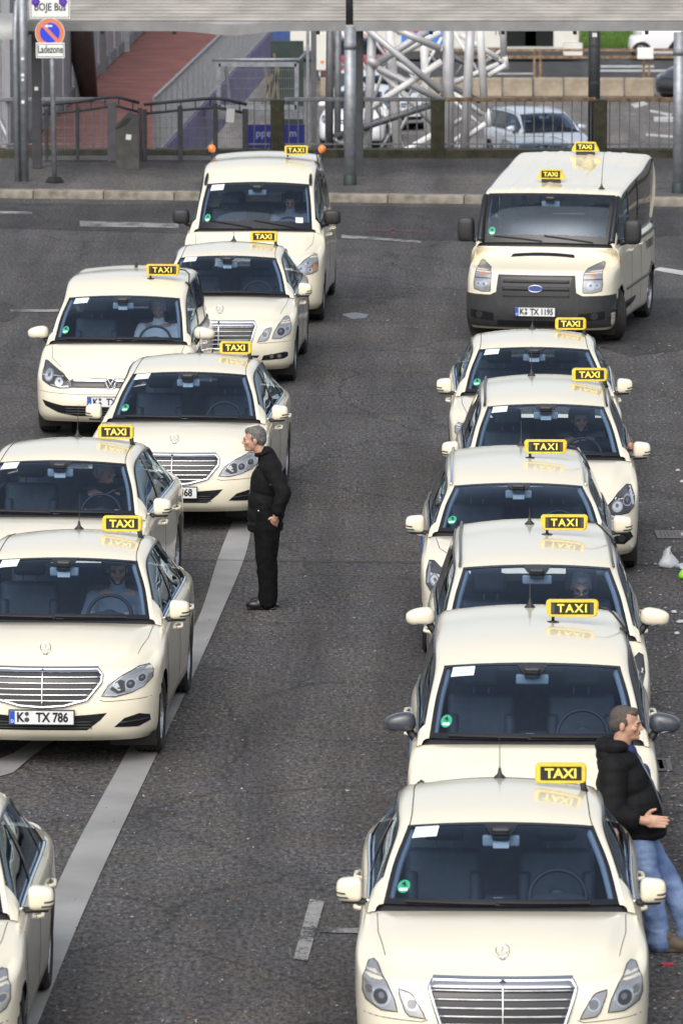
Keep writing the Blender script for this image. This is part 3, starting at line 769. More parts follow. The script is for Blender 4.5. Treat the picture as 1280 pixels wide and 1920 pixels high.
def lamp(c, out, bulbs, dark=LAMPD, strips=(), sm=4, off=.006):
    """a pair of headlights: housing, reflector bowls, strips and clear lens; the mirror image on the other side"""
    for sg in (1, -1):
        o = [(p[0] * sg, p[1]) for p in out]; h = c.decal('front', o, dark, 'headlight', None, .002, .01, .025, sm=sm)
        for (a, b, r, mtl) in bulbs:
            circ = [(sg * (a + r * math.cos(2 * math.pi * k / 16)), b + r * math.sin(2 * math.pi * k / 16)) for k in range(16)]
            c.decal('front', circ, REFL, 'reflector', h, .0045, .004, .03)
            circ = [(sg * (a + r * .72 * math.cos(2 * math.pi * k / 16)), b + r * .72 * math.sin(2 * math.pi * k / 16)) for k in range(16)]
            c.decal('front', circ, mtl, 'projector', h, .0065, .004, .03)
            circ = [(sg * (a - r * .1 + r * .30 * math.cos(2 * math.pi * k / 12)), b + r * .12 + r * .30 * math.sin(2 * math.pi * k / 12)) for k in range(12)]
            c.decal('front', circ, LAMPG, 'bulb', h, .0085, .003, .03)
        for (poly, mtl) in strips: c.decal('front', [(p[0] * sg, p[1]) for p in poly], mtl, 'lamp_strip', h, .0052, .004, .025)
        c.tube('front', o + [o[0]], .0035, FRIT, 'lamp_seal', h, .004, 5, closed=True)
        c.decal('front', o, LENS, 'lens', h, off + .005, .002, .03, sm=sm)
def body_lines(c, sp, door0, door1, door2, zs=.28):
    g = []
    for sd in ('right', 'left'):
        for y in (door0, door1, door2):
            g.append((sd, [(y, zs + .02), (y, s_top(c, y) - .01)]))
        g.append((sd, [(door0, zs + .02), (min(door2, sp['axr'] - .45), zs + .02)]))
    return g
def s_top(c, y): return float(c.edge_at(y)[2])
def handles(c, ys, z):
    for sd, sg in (('right', 1), ('left', -1)):
        for y in ys:
            p, n = c.cast(sd, y, z); b = MB(); b.tube([p + Vector((sg * .0, -.10, 0)), p + Vector((sg * .035, -.07, 0)), p + Vector((sg * .035, .07, .004)), p + Vector((0, .10, .004))], .014, 8); c.mb(b, 'door_handle', c.paint, None, True)
def saloon_front(c, face):
    zt = .795
    if face == 'four':
        for o, bulbs in (([(.475, .565), (.49, .60), (.555, .70), (.575, .715), (.642, .73), (.64, .70), (.60, .60), (.575, .575)], [(.56, .648, .042, LAMPG)]),
                         ([(.648, .595), (.668, .67), (.715, .755), (.775, .815), (.80, .825), (.835, .81), (.866, .75), (.868, .675), (.845, .635), (.75, .595)], [(.752, .672, .062, LAMPD), (.825, .70, .03, LAMPG)])):
            lamp(c, o, bulbs, dark=LAMPC, sm=0)
        gr = [(-.43, zt - .012), (.43, zt - .012), (.452, zt - .05), (.372, .50), (.33, .478), (-.33, .478), (-.372, .50), (-.452, zt - .05)]
        slats = (.735, .685, .635, .585, .535)
    else:
        o = [(.475, .590), (.53, .675), (.64, .745), (.755, .79), (.83, .79), (.862, .755), (.862, .70), (.80, .645), (.70, .605), (.58, .580)]
        lamp(c, o, [(.70, .672, .046, LAMPD), (.785, .71, .036, LAMPD)], dark=LAMPC, sm=0, strips=(([(.50, .588), (.60, .585), (.72, .607), (.82, .655), (.815, .662), (.70, .618), (.60, .598), (.51, .604)], REFL),
             ([(.54, .64), (.60, .605), (.66, .618), (.655, .70), (.60, .715)], LAMPD), ([(.56, .665), (.61, .625), (.625, .632), (.60, .70), (.64, .735), (.62, .738), (.58, .71)], LAMPW), ([(.66, .745), (.76, .783), (.82, .783), (.80, .77), (.70, .745)], REFL)))
        gr = [(-.44, zt - .01), (.44, zt - .01), (.478, zt - .045), (.47, zt - .10), (.36, .56), (.18, .512), (0, .50), (-.18, .512), (-.36, .56), (-.47, zt - .10), (-.478, zt - .045)]
        slats = (.735, .69, .645, .60, .555)
    g = c.decal('front', gr, FRIT, 'grille', None, .004, .02, .04)
    c.tube('front', gr + [gr[0]], .015, CHROME, 'grille_frame', g, .008, 8, closed=True)
    tw, hh_ = (.43, .048) if face == 'four' else (.44, .030)
    c.decal('front', [(-tw - .012, zt - hh_), (tw + .012, zt - hh_), (tw, zt + .004), (-tw, zt + .004)], CHROME, 'grille_header', g, .016, .012, .03)
    def half(z):
        pts = gr + [gr[0]]; best = 0
        for p, q in zip(pts[:-1], pts[1:]):
            if (p[1] - z) * (q[1] - z) <= 0 and p[1] != q[1]: best = max(best, p[0] + (q[0] - p[0]) * (z - p[1]) / (q[1] - p[1]))
        return best
    for z in slats:
        h = half(z) - .012; c.tube('front', [(-h, z), (h, z)], .0085 if face == 'four' else .0062, ALLOY if face == 'four' else CHROME, 'grille_slat', g, .010, 6)
    b = MB(); b.tube(c.path('front', [(0, min(p[1] for p in gr) + .005), (0, zt - .01)], .03, .013), .007, 6); c.mb(b, 'grille_bar', CHROME, g, True)
    p, n = c.cast('front', 0, zt - .012); b = MB(); b.lathe([(.001, -.004), (.019, -.004), (.021, .0)], (0, p.y - .024, p.z), 'Y', 16); c.mb(b, 'emblem', TRIM, g)
    star(c)
    # bumper openings
    if face == 'four':
        lo = [(-.50, .40), (.50, .40), (.42, .305), (-.42, .305)]; fog = [(.52, .335), (.545, .395), (.80, .43), (.835, .415), (.835, .37), (.79, .345)]
    else:
        lo = [(-.52, .455), (-.2, .43), (.2, .43), (.52, .455), (.47, .40), (.36, .315), (-.36, .315), (-.47, .40)]; fog = [(.575, .335), (.655, .405), (.77, .435), (.845, .41), (.85, .36), (.76, .325)]
    l = c.decal('front', lo, FRIT, 'lower_intake', None, .003, .015, .04)
    for z in (.335, .36, .385): c.tube('front', [(-.40, z), (.40, z)], .004, GREYPL, 'intake_slat', l, .005, 5)
    for sg in (1, -1):
        f = c.decal('front', [(p[0] * sg, p[1]) for p in fog], FRIT, 'fog_recess', None, .003, .015, .03)
        if face == 'four':
            for x in (.64, .73):
                circ = [(sg * (x + .032 * math.cos(k * math.pi / 7)), .382 + .032 * math.sin(k * math.pi / 7)) for k in range(14)]; c.decal('front', circ, LAMPD, 'fog_lamp', f, .010, .01, .03)
                circ = [(sg * (x + .02 * math.cos(k * math.pi / 6)), .384 + .02 * math.sin(k * math.pi / 6)) for k in range(12)]; c.decal('front', circ, REFL, 'fog_lens', f, .013, .006, .03)
        else: c.tube('front', [(sg * .62, .37), (sg * .83, .385)], .007, PLASTIC, 'recess_slat', f, .008, 6)
    c.gaps([('front', [(-.86, .555), (-.5, .545), (-.46, .56)]), ('front', [(.86, .555), (.5, .545), (.46, .56)])] + [('top', [(sg * .79, 1.34), (sg * .78, .95), (sg * .73, .55)]) for sg in (1, -1)])
def saloon(name, face, plate=None, badge=True, permit=True, sign=True, steer=0, ant=True):
    c = Car(name, SALOON); saloon_front(c, face); c.wheels(steer=steer); c.interior(); c.wipers(); c.mirrors('merc', 1.74, 1.04, 1.04); c.stickers(badge, permit)
    c.gaps(body_lines(c, SALOON, 1.32, 2.56, 3.44)); handles(c, (2.36, 3.36), .80)
    if ant: c.antenna(3.24, 0, .30)
    if sign: c.sign(2.95, .405)
    if plate: c.plate(plate, .425)
    # roof joint lines beside the rails
    for sg in (1, -1):
        b = MB(); b.tube([Vector((sg * p[0] * .985, p[1], p[2] + .003)) for p in c.c1[20:50]], .0035, 5); c.mb(b, 'roof_joint', GAP)
    return c
def mpv(L, Wd, H, zt, zk, belt, cow, hdr, axf, wb, wr, wsb, wst, hz, **k):
    """tall car: half width Wd, bonnet front zt, scuttle zk at cow, header at hdr/hz, half widths of the screen wsb (foot) wst (top)"""
    f = lambda w: .40 + (zt - .40) * w
    rl = L
    levels = [lv((.21, .20, .20, .20, .20, .20, .27, .30), .12, Wd - .065, .14, .16, rl - .08, .14), lv((.27, .27, .26, .25, .25, .25, .33, .36), .045, Wd - .025, .15, .17, rl - .04, .14),
        lv((.40, .41, .42, .41, .41, .42, .46, .48), .0, Wd - .012, .16, .18, rl, .13), lv((f(.42), f(.45), .58, .58, .58, .60, .64, .66), .012, Wd - .003, .17, .19, rl, .12),
        lv((f(.74), f(.78), .74, .77, .79, .82, .84, .84), .04, Wd - .003, .18, .20, rl, .12), lv((zt - .04, zt - .015, (zt + zk) / 2 - .05, zk - .08, belt - .07, belt - .06, belt - .06, belt - .06), .09, Wd - .02, .20, .21, rl - .02, .12),
        lv((zt, zt + .02, (zt + zk) / 2 + .015, zk - .01, belt, belt + .01, belt + .01, belt + .01), .18, Wd - .07, .23, .22, rl - .05, .13)]
    re = k.pop('rear_y', L - .42); tw = k.pop('top_w', wst - .02)
    C = [(wsb, cow + .04, zk + .035, wsb + .055, cow - .04, zk), ((wsb + wst) / 2 + .008, (cow + hdr) / 2 - .02, (zk + hz) / 2 + .045, (wsb + wst) / 2 + .06, (cow + hdr) / 2 - .02, (zk + hz) / 2 + .012),
         (wst, hdr, hz, wst + .07, hdr + .05, hz - .042), (wst - .015, hdr + .55, H - .035, wst + .07, hdr + .55, H - .085), (tw, (hdr + re) / 2 + .3, H - .028, tw + .085, (hdr + re) / 2 + .3, H - .08),
         (tw - .015, re, H - .075, tw + .07, re + .04, H - .13), (tw + .01, re + .6 * (L - .12 - re), (H + belt) / 2 + .05, tw + .085, re + .04 + .6 * (L - .13 - re), (H + belt) / 2), (wsb - .04, L - .12, belt + .04, wsb + .03, L - .09, belt + .02)]
    y1 = cow + .62; y2 = (axf + wb) * .5 + .25
    d = dict(L=L, axf=axf, axr=axf + wb, wr=wr, cowl=cow, bow=.15, cowl_crown=.03, hood_bulge=.03, flare=.008, wheel_in=.0, levels=levels, C=C, h0=2, h1=5, boot=False,
             ws_bow=.17, ws_crown=.02, hdr_bow=.06, hdr_crown=.035, windows=[(cow + .16, hdr + .55, GLASS, 0), (hdr + .62, hdr + 1.42, GLASSD, 0), (hdr + 1.48, re - .02, GLASSD, 0)], winline=FRIT, creases=[(.60, .90, .018, .02)],
             seat_top=k.pop('seat_top', zk + .10), rear_glass=GLASSD)
    d.update(k); return d
def finish(c, sp, **k):
    c.wheels(k.get('rim', 'alloy'), k.get('steer', 0)); c.interior(k.get('seat_y')); c.wipers()
    w = sp['windows']; c.gaps(body_lines(c, sp, w[0][0] - .12, (w[0][1] + w[1][0]) / 2, w[1][1] + .02)); 
    if k.get('handles', True): handles(c, (w[0][1] - .12, w[1][1] - .10), sp['levels'][-1][0][4] - .14)
    c.stickers(k.get('badge', True), k.get('permit', True))
def rails(c, m, a, b, r=.016):
    for sg in (1, -1):
        b_ = MB(); P = [Vector((sg * (p[0] * .55 + q[0] * .45), p[1], p[2] + .012)) for p, q in zip(c.c1[a:b], c.c2[a:b])]; b_.tube(P, r, 8); c.mb(b_, 'roof_rail', m, None, True)
# compact MPV with slim twin-line grille
TOURAN = mpv(4.40, .897, 1.63, .745, .995, 1.02, 1.06, 1.86, .87, 2.678, .32, .745, .645, 1.445, seat_top=1.16)
def touran(name):
    c = Car(name, TOURAN)
    lamp(c, [(.46, 0.607), (.475, 0.677), (.56, 0.742), (.68, 0.797), (.78, 0.842), (.815, 0.842), (.822, 0.742), (.80, 0.667), (.70, 0.617), (.58, 0.597)], [(.60, .667, .05, LAMPW), (.73, .717, .058, LAMPW)], strips=(([(.48, 0.614), (.58, 0.606), (.70, 0.626), (.69, 0.636), (.58, 0.618), (.49, 0.628)], REFL),), sm=0)
    g = c.decal('front', [(-.455, 0.607), (.455, 0.607), (.47, 0.687), (.20, 0.707), (-.20, 0.707), (-.47, 0.687)], FRIT, 'grille', None, .004, .012, .04)
    for z in (.69, 0.677): c.tube('front', [(-.45, z), (.45, z)], .0085, CHROME, 'grille_slat', g, .008, 6)
    p, n = c.cast('front', 0, .657); b = MB(); b.lathe([(.001, -.012), (.062, -.012), (.066, -.004)], (0, p.y - .008, p.z), 'Y', 24); e = c.mb(b, 'emblem', TRIM)
    b = MB(); b.lathe([(.056, -.016), (.064, -.020), (.070, -.014), (.070, 0)], (0, p.y - .008, p.z), 'Y', 28)
    for pts in ([(-.032, .048), (0, -.004), (.032, .048)], [(-.056, .022), (-.028, -.05), (0, .004), (.028, -.05), (.056, .022)]):
        b.tube([(q[0], p.y - .024, p.z + q[1]) for q in pts], .0065, 5)
    c.mb(b, 'emblem_ring', CHROME, e, True)
    l = c.decal('front', [(-.80, 0.455), (-.56, 0.405), (.56, 0.405), (.80, 0.455), (.76, 0.390), (.60, 0.320), (.40, 0.285), (-.40, 0.285), (-.60, 0.320), (-.76, 0.390)], FRIT, 'lower_intake', None, .004, .015, .04)
    for z in (.315, .345, .375): c.tube('front', [(-.52, z), (.52, z)], .005, GREYPL, 'intake_slat', l, .006, 5)
    c.plate(('K', 'TX 512'), .455); c.mirrors('drop', 1.42, 1.06, 1.04); finish(c, TOURAN)
    c.gaps([('front', [(-.86, .55), (-.5, .535), (.5, .535), (.86, .55)])] + [('top', [(sg * .76, 1.0), (sg * .73, .7), (sg * .60, .42)]) for sg in (1, -1)])
    c.fin(3.5); c.sign(2.35, .40, .40, .13, 'long', .045, .085); return c
# people carrier with grey mirrors
MPVB = mpv(4.52, .905, 1.665, .84, 1.09, 1.10, 1.10, 1.90, .90, 2.78, .325, .75, .645, 1.53, seat_top=1.24, toll=False)
def carrier(name):
    c = Car(name, MPVB); c.mirrors('drop', 1.46, 1.16, 1.03, GREYMIR); finish(c, MPVB)
    lamp(c, [(.46, .69), (.50, .76), (.66, .85), (.80, .90), (.83, .88), (.82, .78), (.72, .70), (.58, .67)], [(.60, .74, .05, LAMPW), (.73, .79, .05, LAMPW)], sm=0)
    g = c.decal('front', [(-.45, .68), (.45, .68), (.46, .78), (-.46, .78)], FRIT, 'grille', None, .004, .012, .05)
    for z in (.705, .755): c.tube('front', [(-.44, z), (.44, z)], .008, CHROME, 'grille_slat', g, .008, 6)
    film(c, 1.25, 3.3, .34, .98)
    c.antenna(3.75, .0, .22); c.sign(3.0, .31, .40, .125, 'long', .045, .085); return c
GREYMIR = mat('grey_mirror', (.05, .056, .07), .3, coat=.6)
def film(c, y0, y1, z0, z1):
    for sd in ('right', 'left'): c.decal(sd, [(y0, z0), (y1, z0), (y1, z1), (y0 + .1, z1)], BLUEAD, 'door_film', None, .0015, .001, .08)
# hybrid family car
HYBRID = mpv(4.60, .888, 1.575, .78, 1.03, 1.03, 1.02, 1.98, .88, 2.78, .315, .735, .60, 1.475, rear_y=4.25, toll=False, seat_top=1.16)
def hybrid(name):
    c = Car(name, HYBRID); c.mirrors('drop', 1.50, 1.12, 1.025); finish(c, HYBRID, permit=False, badge=False)
    lamp(c, [(.50, .66), (.56, .76), (.70, .88), (.80, .95), (.835, .93), (.845, .82), (.80, .72), (.66, .66)], [(.66, .74, .05, LAMPW), (.76, .80, .05, LAMPW)], sm=0)
    g = c.decal('front', [(-.34, .66), (.34, .66), (.30, .70), (-.30, .70)], FRIT, 'grille', None, .004, .012, .05)
    rails(c, TRIM, 20, 52, .011); c.antenna(3.7, -.03, .13, .06); c.sign(3.05, .26, .40, .125, 'long', .045, .085); return c
# estate with bright roof rails
ESTATE = mpv(4.60, .885, 1.47, .78, .985, .985, 1.30, 2.02, .82, 2.76, .32, .735, .585, 1.345, rear_y=4.15, seat_top=1.10)
def estate(name):
    c = Car(name, ESTATE); c.mirrors('merc', 1.66, 1.05, 1.01); finish(c, ESTATE, permit=False)
    lamp(c, [(.52, .62), (.57, .70), (.68, .80), (.765, .855), (.81, .85), (.835, .78), (.835, .69), (.78, .62), (.64, .59)], [(.66, .68, .055, LAMPD), (.76, .73, .045, LAMPW)], strips=(([(.79, .84), (.815, .84), (.828, .70), (.812, .70)], REFL),), sm=0)
    g = c.decal('front', [(-.40, .76), (.40, .76), (.36, .54), (-.36, .54)], FRIT, 'grille', None, .004, .012, .05)
    for z in (.59, .64, .69): c.tube('front', [(-.37, z), (.37, z)], .012, CHROME, 'grille_slat', g, .010, 6)
    for sg in (1, -1): c.decal('front', [(sg * .56, .33), (sg * .60, .39), (sg * .80, .42), (sg * .83, .36), (sg * .74, .31)], FRIT, 'fog_recess', None, .003, .015, .03)
    c.gaps([('front', [(-.84, .56), (-.5, .55)]), ('front', [(.84, .56), (.5, .55)])] + [('top', [(sg * .75, 1.2), (sg * .72, .85), (sg * .60, .48)]) for sg in (1, -1)])
    rails(c, CHROME, 20, 54, .014); film(c, 1.30, 3.5, .34, .90); c.antenna(3.9, .05, .22); c.sign(2.85, .27, .40, .125, 'long', .045, .085); return c
# tall compact with dark roof strips
COMPACT = mpv(4.36, .893, 1.555, .78, 1.01, 1.02, 1.16, 1.94, .84, 2.70, .32, .725, .58, 1.445, seat_top=1.14)
def compact(name):
    c = Car(name, COMPACT); c.mirrors('merc', 1.56, 1.07, 1.015); finish(c, COMPACT, badge=False)
    lamp(c, [(.54, .64), (.57, .70), (.68, .79), (.77, .845), (.82, .83), (.845, .75), (.835, .67), (.78, .62), (.65, .605)], [(.67, .69, .055, LAMPW), (.77, .73, .048, LAMPD)], strips=(([(.79, .83), (.815, .825), (.835, .69), (.818, .69)], LAMPW),), sm=0)
    g = c.decal('front', [(-.40, .76), (.40, .76), (.36, .55), (-.36, .55)], FRIT, 'grille', None, .004, .012, .05)
    for z in (.61, .68): c.tube('front', [(-.37, z), (.37, z)], .012, CHROME, 'grille_slat', g, .010, 6)
    for sg in (1, -1):
        f = c.decal('front', [(sg * .60, .34), (sg * .62, .40), (sg * .80, .44), (sg * .83, .38), (sg * .74, .32)], FRIT, 'fog_recess', None, .003, .015, .03)
        c.decal('front', [(sg * (.71 + .035 * math.cos(k * math.pi / 7)), .38 + .035 * math.sin(k * math.pi / 7)) for k in range(14)], LAMPD, 'fog_lamp', f, .008, .01, .03)
    rails(c, FRIT, 20, 52, .012); c.antenna(3.55, -.12, .30); c.sign(3.0, .45, .36, .128, 'short'); return c
# passenger van with balls on the roof corners
VAN = mpv(4.80, .950, 1.97, .93, 1.17, 1.17, .98, 1.74, .90, 3.20, .335, .765, .69, 1.745, rear_y=4.45, seat_top=1.36, toll=False, frit=(.13, .09, .025), mir_h=.10, int_w=1.12, wiper_rise=.13)
def van(name):
    c = Car(name, VAN); c.mirrors('van', 1.36, 1.30, 1.13, PLASTIC); finish(c, VAN, rim='steel', badge=True)
    lamp(c, [(.575, .70), (.60, .78), (.70, .875), (.82, .93), (.855, .92), (.875, .84), (.87, .72), (.80, .69), (.66, .675)], [(.66, .755, .058, REFL), (.75, .825, .05, REFL), (.775, .735, .042, LAMPW)], dark=LAMPC, strips=(([(.81, .745), (.85, .745), (.85, .80), (.82, .81)], AMBER),), sm=0)
    g = c.decal('front', [(-.44, .86), (.44, .86), (.36, .62), (-.36, .62)], FRIT, 'grille', None, .004, .012, .05)
    for z in (.67, .73, .79): c.tube('front', [(-.38, z), (.38, z)], .012, GREYPL, 'grille_slat', g, .010, 6)
    for sg in (1, -1):
        y = 3.95; p = c.col_at(y)[-1]; b = MB(); b.ell((sg * (p[0] + .02), y, p[2] + .14), (.055, .055, .062), 16, 12); o = c.mb(b, 'roof_beacon', AMBER, None, True)
        b = MB(); b.tube([(sg * p[0], y, p[2] + .02), (sg * (p[0] + .02), y, p[2] + .09)], [.03, .022], 8); c.mb(b, 'beacon_base', PLASTIC, o)
    c.on_glass(.78, .16, .13, .10, WHT, 'dash_card', off=.004); c.fin(4.4); c.sign(2.9, .47, .33, .125, 'long', .06, .082)
    c.gaps([('top', [(sg * .80, .95), (sg * .78, .7), (sg * .70, .45)]) for sg in (1, -1)])
    # dark header corners
    for sg in (1, -1):
        b = MB(); b.tube([Vector((sg * (p[0] + .02), p[1], p[2] + .012)) for p in c.c1[19:26]], [.012, .022, .024, .024, .022, .02, .012], 6); c.mb(b, 'header_seal', FRIT, None, True)
    return c
# panel-sided minibus with grey bumper
BUSV = mpv(4.86, .985, 2.09, .98, 1.22, 1.24, .82, 1.40, .93, 2.93, .345, .835, .835, 1.85, rear_y=4.55, top_w=.835, seat_top=1.42, toll=False, frit=(.13, .10, .035), mir_h=.165, roof_ribs=[(.14, .012, .04), (.40, .012, .04), (.66, .012, .04)], hood_bulge=.015, int_w=1.2, nL=81, creases=[], bow=.05, cowl_crown=.015, ws_bow=.07, hdr_crown=.02, wiper_rise=.09, roof_bulge=.005)
for k_, (z1, z2) in {3: (1.93, 1.885), 4: (2.05, 1.995), 5: (2.10, 2.04)}.items(): BUSV['C'][k_] = (*BUSV['C'][k_][:2], z1, *BUSV['C'][k_][3:5], z2)
def minibus(name):
    c = Car(name, BUSV); c.mirrors('van', 1.16, 1.36, 1.21, PLASTIC); finish(c, BUSV, rim='steel', steer=R(24), permit=False)
    # grey bumper and grille surround
    bp = [(-.96, .25), (.96, .25), (.975, .45), (.97, .66), (.60, .66), (.52, .70), (.50, .915), (-.50, .915), (-.52, .70), (-.60, .66), (-.97, .66), (-.975, .45)]
    o = c.decal('front', bp, mat('dark_bumper', (.028, .029, .031), .6, nz=.2, nscale=9), 'bumper', None, .014, .02, .04)
    g = c.decal('front', [(-.42, .635), (.42, .635), (.46, .895), (-.46, .895)], FRIT, 'grille', None, .017, .012, .04)
    for z, r in ((.835, .022), (.745, .026), (.66, .014)): c.tube('front', [(-.43, z), (.43, z)], r, mat('dark_bumper', (.028, .029, .031), .6), 'grille_slat', g, .018, 8)
    p, n = c.cast('front', 0, .755); b = MB(); b.lathe([(.001, -.012), (.088, -.012), (.094, 0)], (0, 0, 0), 'Y', 28); b.v = [(v[0], v[1] + p.y - .04, v[2] * .46 + .755) for v in b.v]; e = c.mb(b, 'emblem', PBLUE)
    b = MB(); b.tube([(.091 * math.cos(2 * math.pi * k / 28), p.y - .053, .755 + .043 * math.sin(2 * math.pi * k / 28)) for k in range(28)], .006, 6, closed=True); c.mb(b, 'emblem_rim', CHROME, e, True)
    text_part('Ford', .058, (0, p.y - .054 - c.L / 2, .755), CHROME, e, .002, .0018, 1.1)
    lamp(c, [(.60, .70), (.60, .93), (.63, .99), (.79, 1.06), (.815, 1.04), (.84, .80), (.83, .72), (.72, .695)], [(.70, .785, .055, REFL), (.775, .79, .038, REFL)], dark=LAMPC, strips=(([(.69, .905), (.735, .905), (.735, .94), (.69, .94)], AMBER), ([(.61, .86), (.83, .86), (.83, .872), (.61, .872)], LAMPD)), sm=0)
    # scuttle slot
    o = c.decal('top', [(-.42, .61), (.42, .61), (.40, .67), (-.40, .67)], FRIT, 'air_slot', None, .003, .01, .05)
    for sg in (1, -1):
        f = c.decal('front', [(sg * .55, .33), (sg * .86, .36), (sg * .86, .46), (sg * .55, .43)], FRIT, 'fog_recess', None, .018, .015, .03)
        c.decal('front', [(sg * (.74 + .045 * math.cos(k * math.pi / 7)), .40 + .045 * math.sin(k * math.pi / 7)) for k in range(14)], LAMPD, 'fog_lamp', f, .024, .01, .03)
    c.decal('front', [(-.5, .28), (.5, .28), (.5, .34), (-.5, .34)], FRIT, 'lower_intake', None, .018, .015, .05)
    c.gaps([('front', [(-.97, .50), (-.5, .49), (.5, .49), (.97, .50)])])
    c.plate(('K', 'TX 1195'), .455); c.antenna(1.62, .62, .5, .25, .005); c.sign(1.95, -.10, .38, .13, 'wedge', .035, .08); c.sign(4.05, .05, .38, .13, 'wedge', .035, .08)
    # lettering and rub strip along the flank
    for sg, sd in ((1, 'right'), (-1, 'left')):
        c.tube(sd, [(1.5, .62), (4.3, .62)], .018, GREYPL, 'rub_strip', None, .0, 6)
        c.tube(sd, [(2.3, 1.16), (4.6, 1.18)], .02, GREYPL, 'slide_rail', None, .0, 6)
    p, n = c.cast('right', 3.6, 1.02); text_part('TAXIRUF', .16, (p.x + .004, p.y - c.L / 2, 1.02), TRIM, c.body, .001, .002, 1.2, 0, 'flank_lettering', 1.0, R(90))
    for sg in (1, -1):      # dark windscreen pillars
        b = MB(); b.tube([Vector((sg * (p[0] * .5 + q[0] * .5), p[1] * .5 + q[1] * .5 - .01, p[2] * .5 + q[2] * .5 + .004)) for p, q in zip(c.c1[1:20], c.c2[1:20])], .045, 8); c.mb(b, 'pillar_cover', FRIT, None, True)
    return c
# plain passing cars beyond the railing
def passing(name, paint, sp, **k):
    c = Car(name, sw(sp, paint=paint, toll=False)); c.mirrors('drop', sp['cowl'] + .40, None, None, paint); finish(c, sp, permit=False, badge=False)
    lamp(c, [(.48, .66), (.52, .73), (.68, .79), (.79, .84), (.82, .82), (.82, .74), (.72, .67), (.58, .64)], [(.62, .705, .045, LAMPW), (.73, .745, .045, LAMPW)], sm=0)
    g = c.decal('front', [(-.42, .65), (.42, .65), (.44, .76), (-.44, .76)], FRIT, 'grille', None, .004, .012, .05)
    c.decal('front', [(-.55, .40), (.55, .40), (.48, .30), (-.48, .30)], FRIT, 'lower_intake', None, .003, .015, .05)
    for z in (.69, .73): c.tube('front', [(-.42, z), (.42, z)], .006, CHROME, 'grille_slat', g, .008, 6)
    return c
# two-seat microcar, seen from its tail
MICRO = mpv(2.70, .78, 1.54, .80, 1.02, 1.02, .70, 1.36, .42, 1.87, .29, .62, .54, 1.44, rear_y=2.36, toll=False, seat_top=1.1, paint=WHITEP)
MICRO['windows'] = [(.86, 1.75, GLASS, 0), (1.80, 2.02, GLASSD, 0)]
def microcar(name):
    c = Car(name, MICRO); c.mirrors('drop', 1.05, 1.1, .88, WHITEP)
    c.wheels('steel'); c.wipers()
    for sd in ('right', 'left'):
        c.decal(sd, [(1.72, .98), (1.95, .98), (1.50, .50), (1.40, .30), (.60, .30), (.60, .40), (1.24, .40), (1.36, .56)], BLACKP, 'cell_band', None, .004, .003, .06)
        for z in (.83, .70): c.decal(sd, [(2.47 + .06 * math.cos(k * math.pi / 6), z + .055 * math.sin(k * math.pi / 6)) for k in range(12)], mat('tail_red', (.5, .02, .02), .25, coat=.7), 'tail_light', None, .006, .01, .04)
        c.decal(sd, [(2.14 + .05 * math.cos(k * math.pi / 6), .72 + .05 * math.sin(k * math.pi / 6)) for k in range(12)], FRIT, 'air_inlet', None, .004, .01, .04)
    return c
def put(c, X, Y, yaw, label, cat='taxi', group=None):
    y = R(yaw); c.root.rotation_euler = (0, 0, -y); c.root.location = (X + math.sin(y) * c.L / 2, Y + math.cos(y) * c.L / 2, 0)
    tag(c.root, label, cat, group); return c
# ---------------------------------------------------------------- people
SKIN = mat('skin', (.47, .27, .185), .5, nz=.10, nscale=25)
SKIN2 = mat('skin_tan', (.40, .215, .14), .5, nz=.12, nscale=25)
def blob(name, mbs, vox, m, parent=None, it=4, fold=None, seed=0):
    """union of overlapping solids fused into one skin"""
    t = MB()
    for b in mbs: t.add(b.v, b.f)
    o = t.build('tmp', None); rm = o.modifiers.new('r', 'REMESH'); rm.mode = 'VOXEL'; rm.voxel_size = vox
    sm = o.modifiers.new('s', 'SMOOTH'); sm.iterations = it; sm.factor = .5
    dg = bpy.context.evaluated_depsgraph_get(); me = bpy.data.meshes.new_from_object(o.evaluated_get(dg)); old = o.data
    bpy.data.objects.remove(o); bpy.data.meshes.remove(old); me.name = name
    if fold:
        amp, f = fold; N = [v.normal.copy() for v in me.vertices]
        for v, n in zip(me.vertices, N): v.co += n * f(v.co, seed) * amp
    me.materials.clear(); me.materials.append(m); me.polygons.foreach_set('use_smooth', [True] * len(me.polygons)); me.update()
    return link(bpy.data.objects.new(name, me), parent)
def caps(*pr, n=14):
    """chain of (point, radius): a tapered limb with rounded joints"""
    b = MB(); P = [Vector(p[0]) for p in pr]; r = [p[1] for p in pr]
    for i in range(len(P) - 1): b.tube([P[i], P[i + 1]], [r[i], r[i + 1]], n)
    for p, q in zip(P, r): b.ell(p, (q * .995,) * 3, 12, 8)
    return b
def ells(*e):
    b = MB()
    for c, r in e: b.ell(c, r, 18, 12)
    return b
def folds(p, s):
    q = Vector((p.x * 5 + s, p.y * 5, p.z * 9)); a = noise.noise(q); b = noise.noise(q * 2.3 + Vector((7, 3, 1)))
    return (1 - 2 * abs(a)) * .7 + (1 - 2 * abs(b)) * .35 - .4
def quilt(p, s):
    return folds(p, s) * .6 + .75 * abs(math.sin(p.z * math.pi / .085 + .8 * noise.noise(Vector((p.x * 4, p.y * 4, s)))))
def hairf(p, s): return noise.noise(Vector((p.x * 90 + s, p.y * 90, p.z * 40))) * .5 + noise.noise(p * 190) * .5
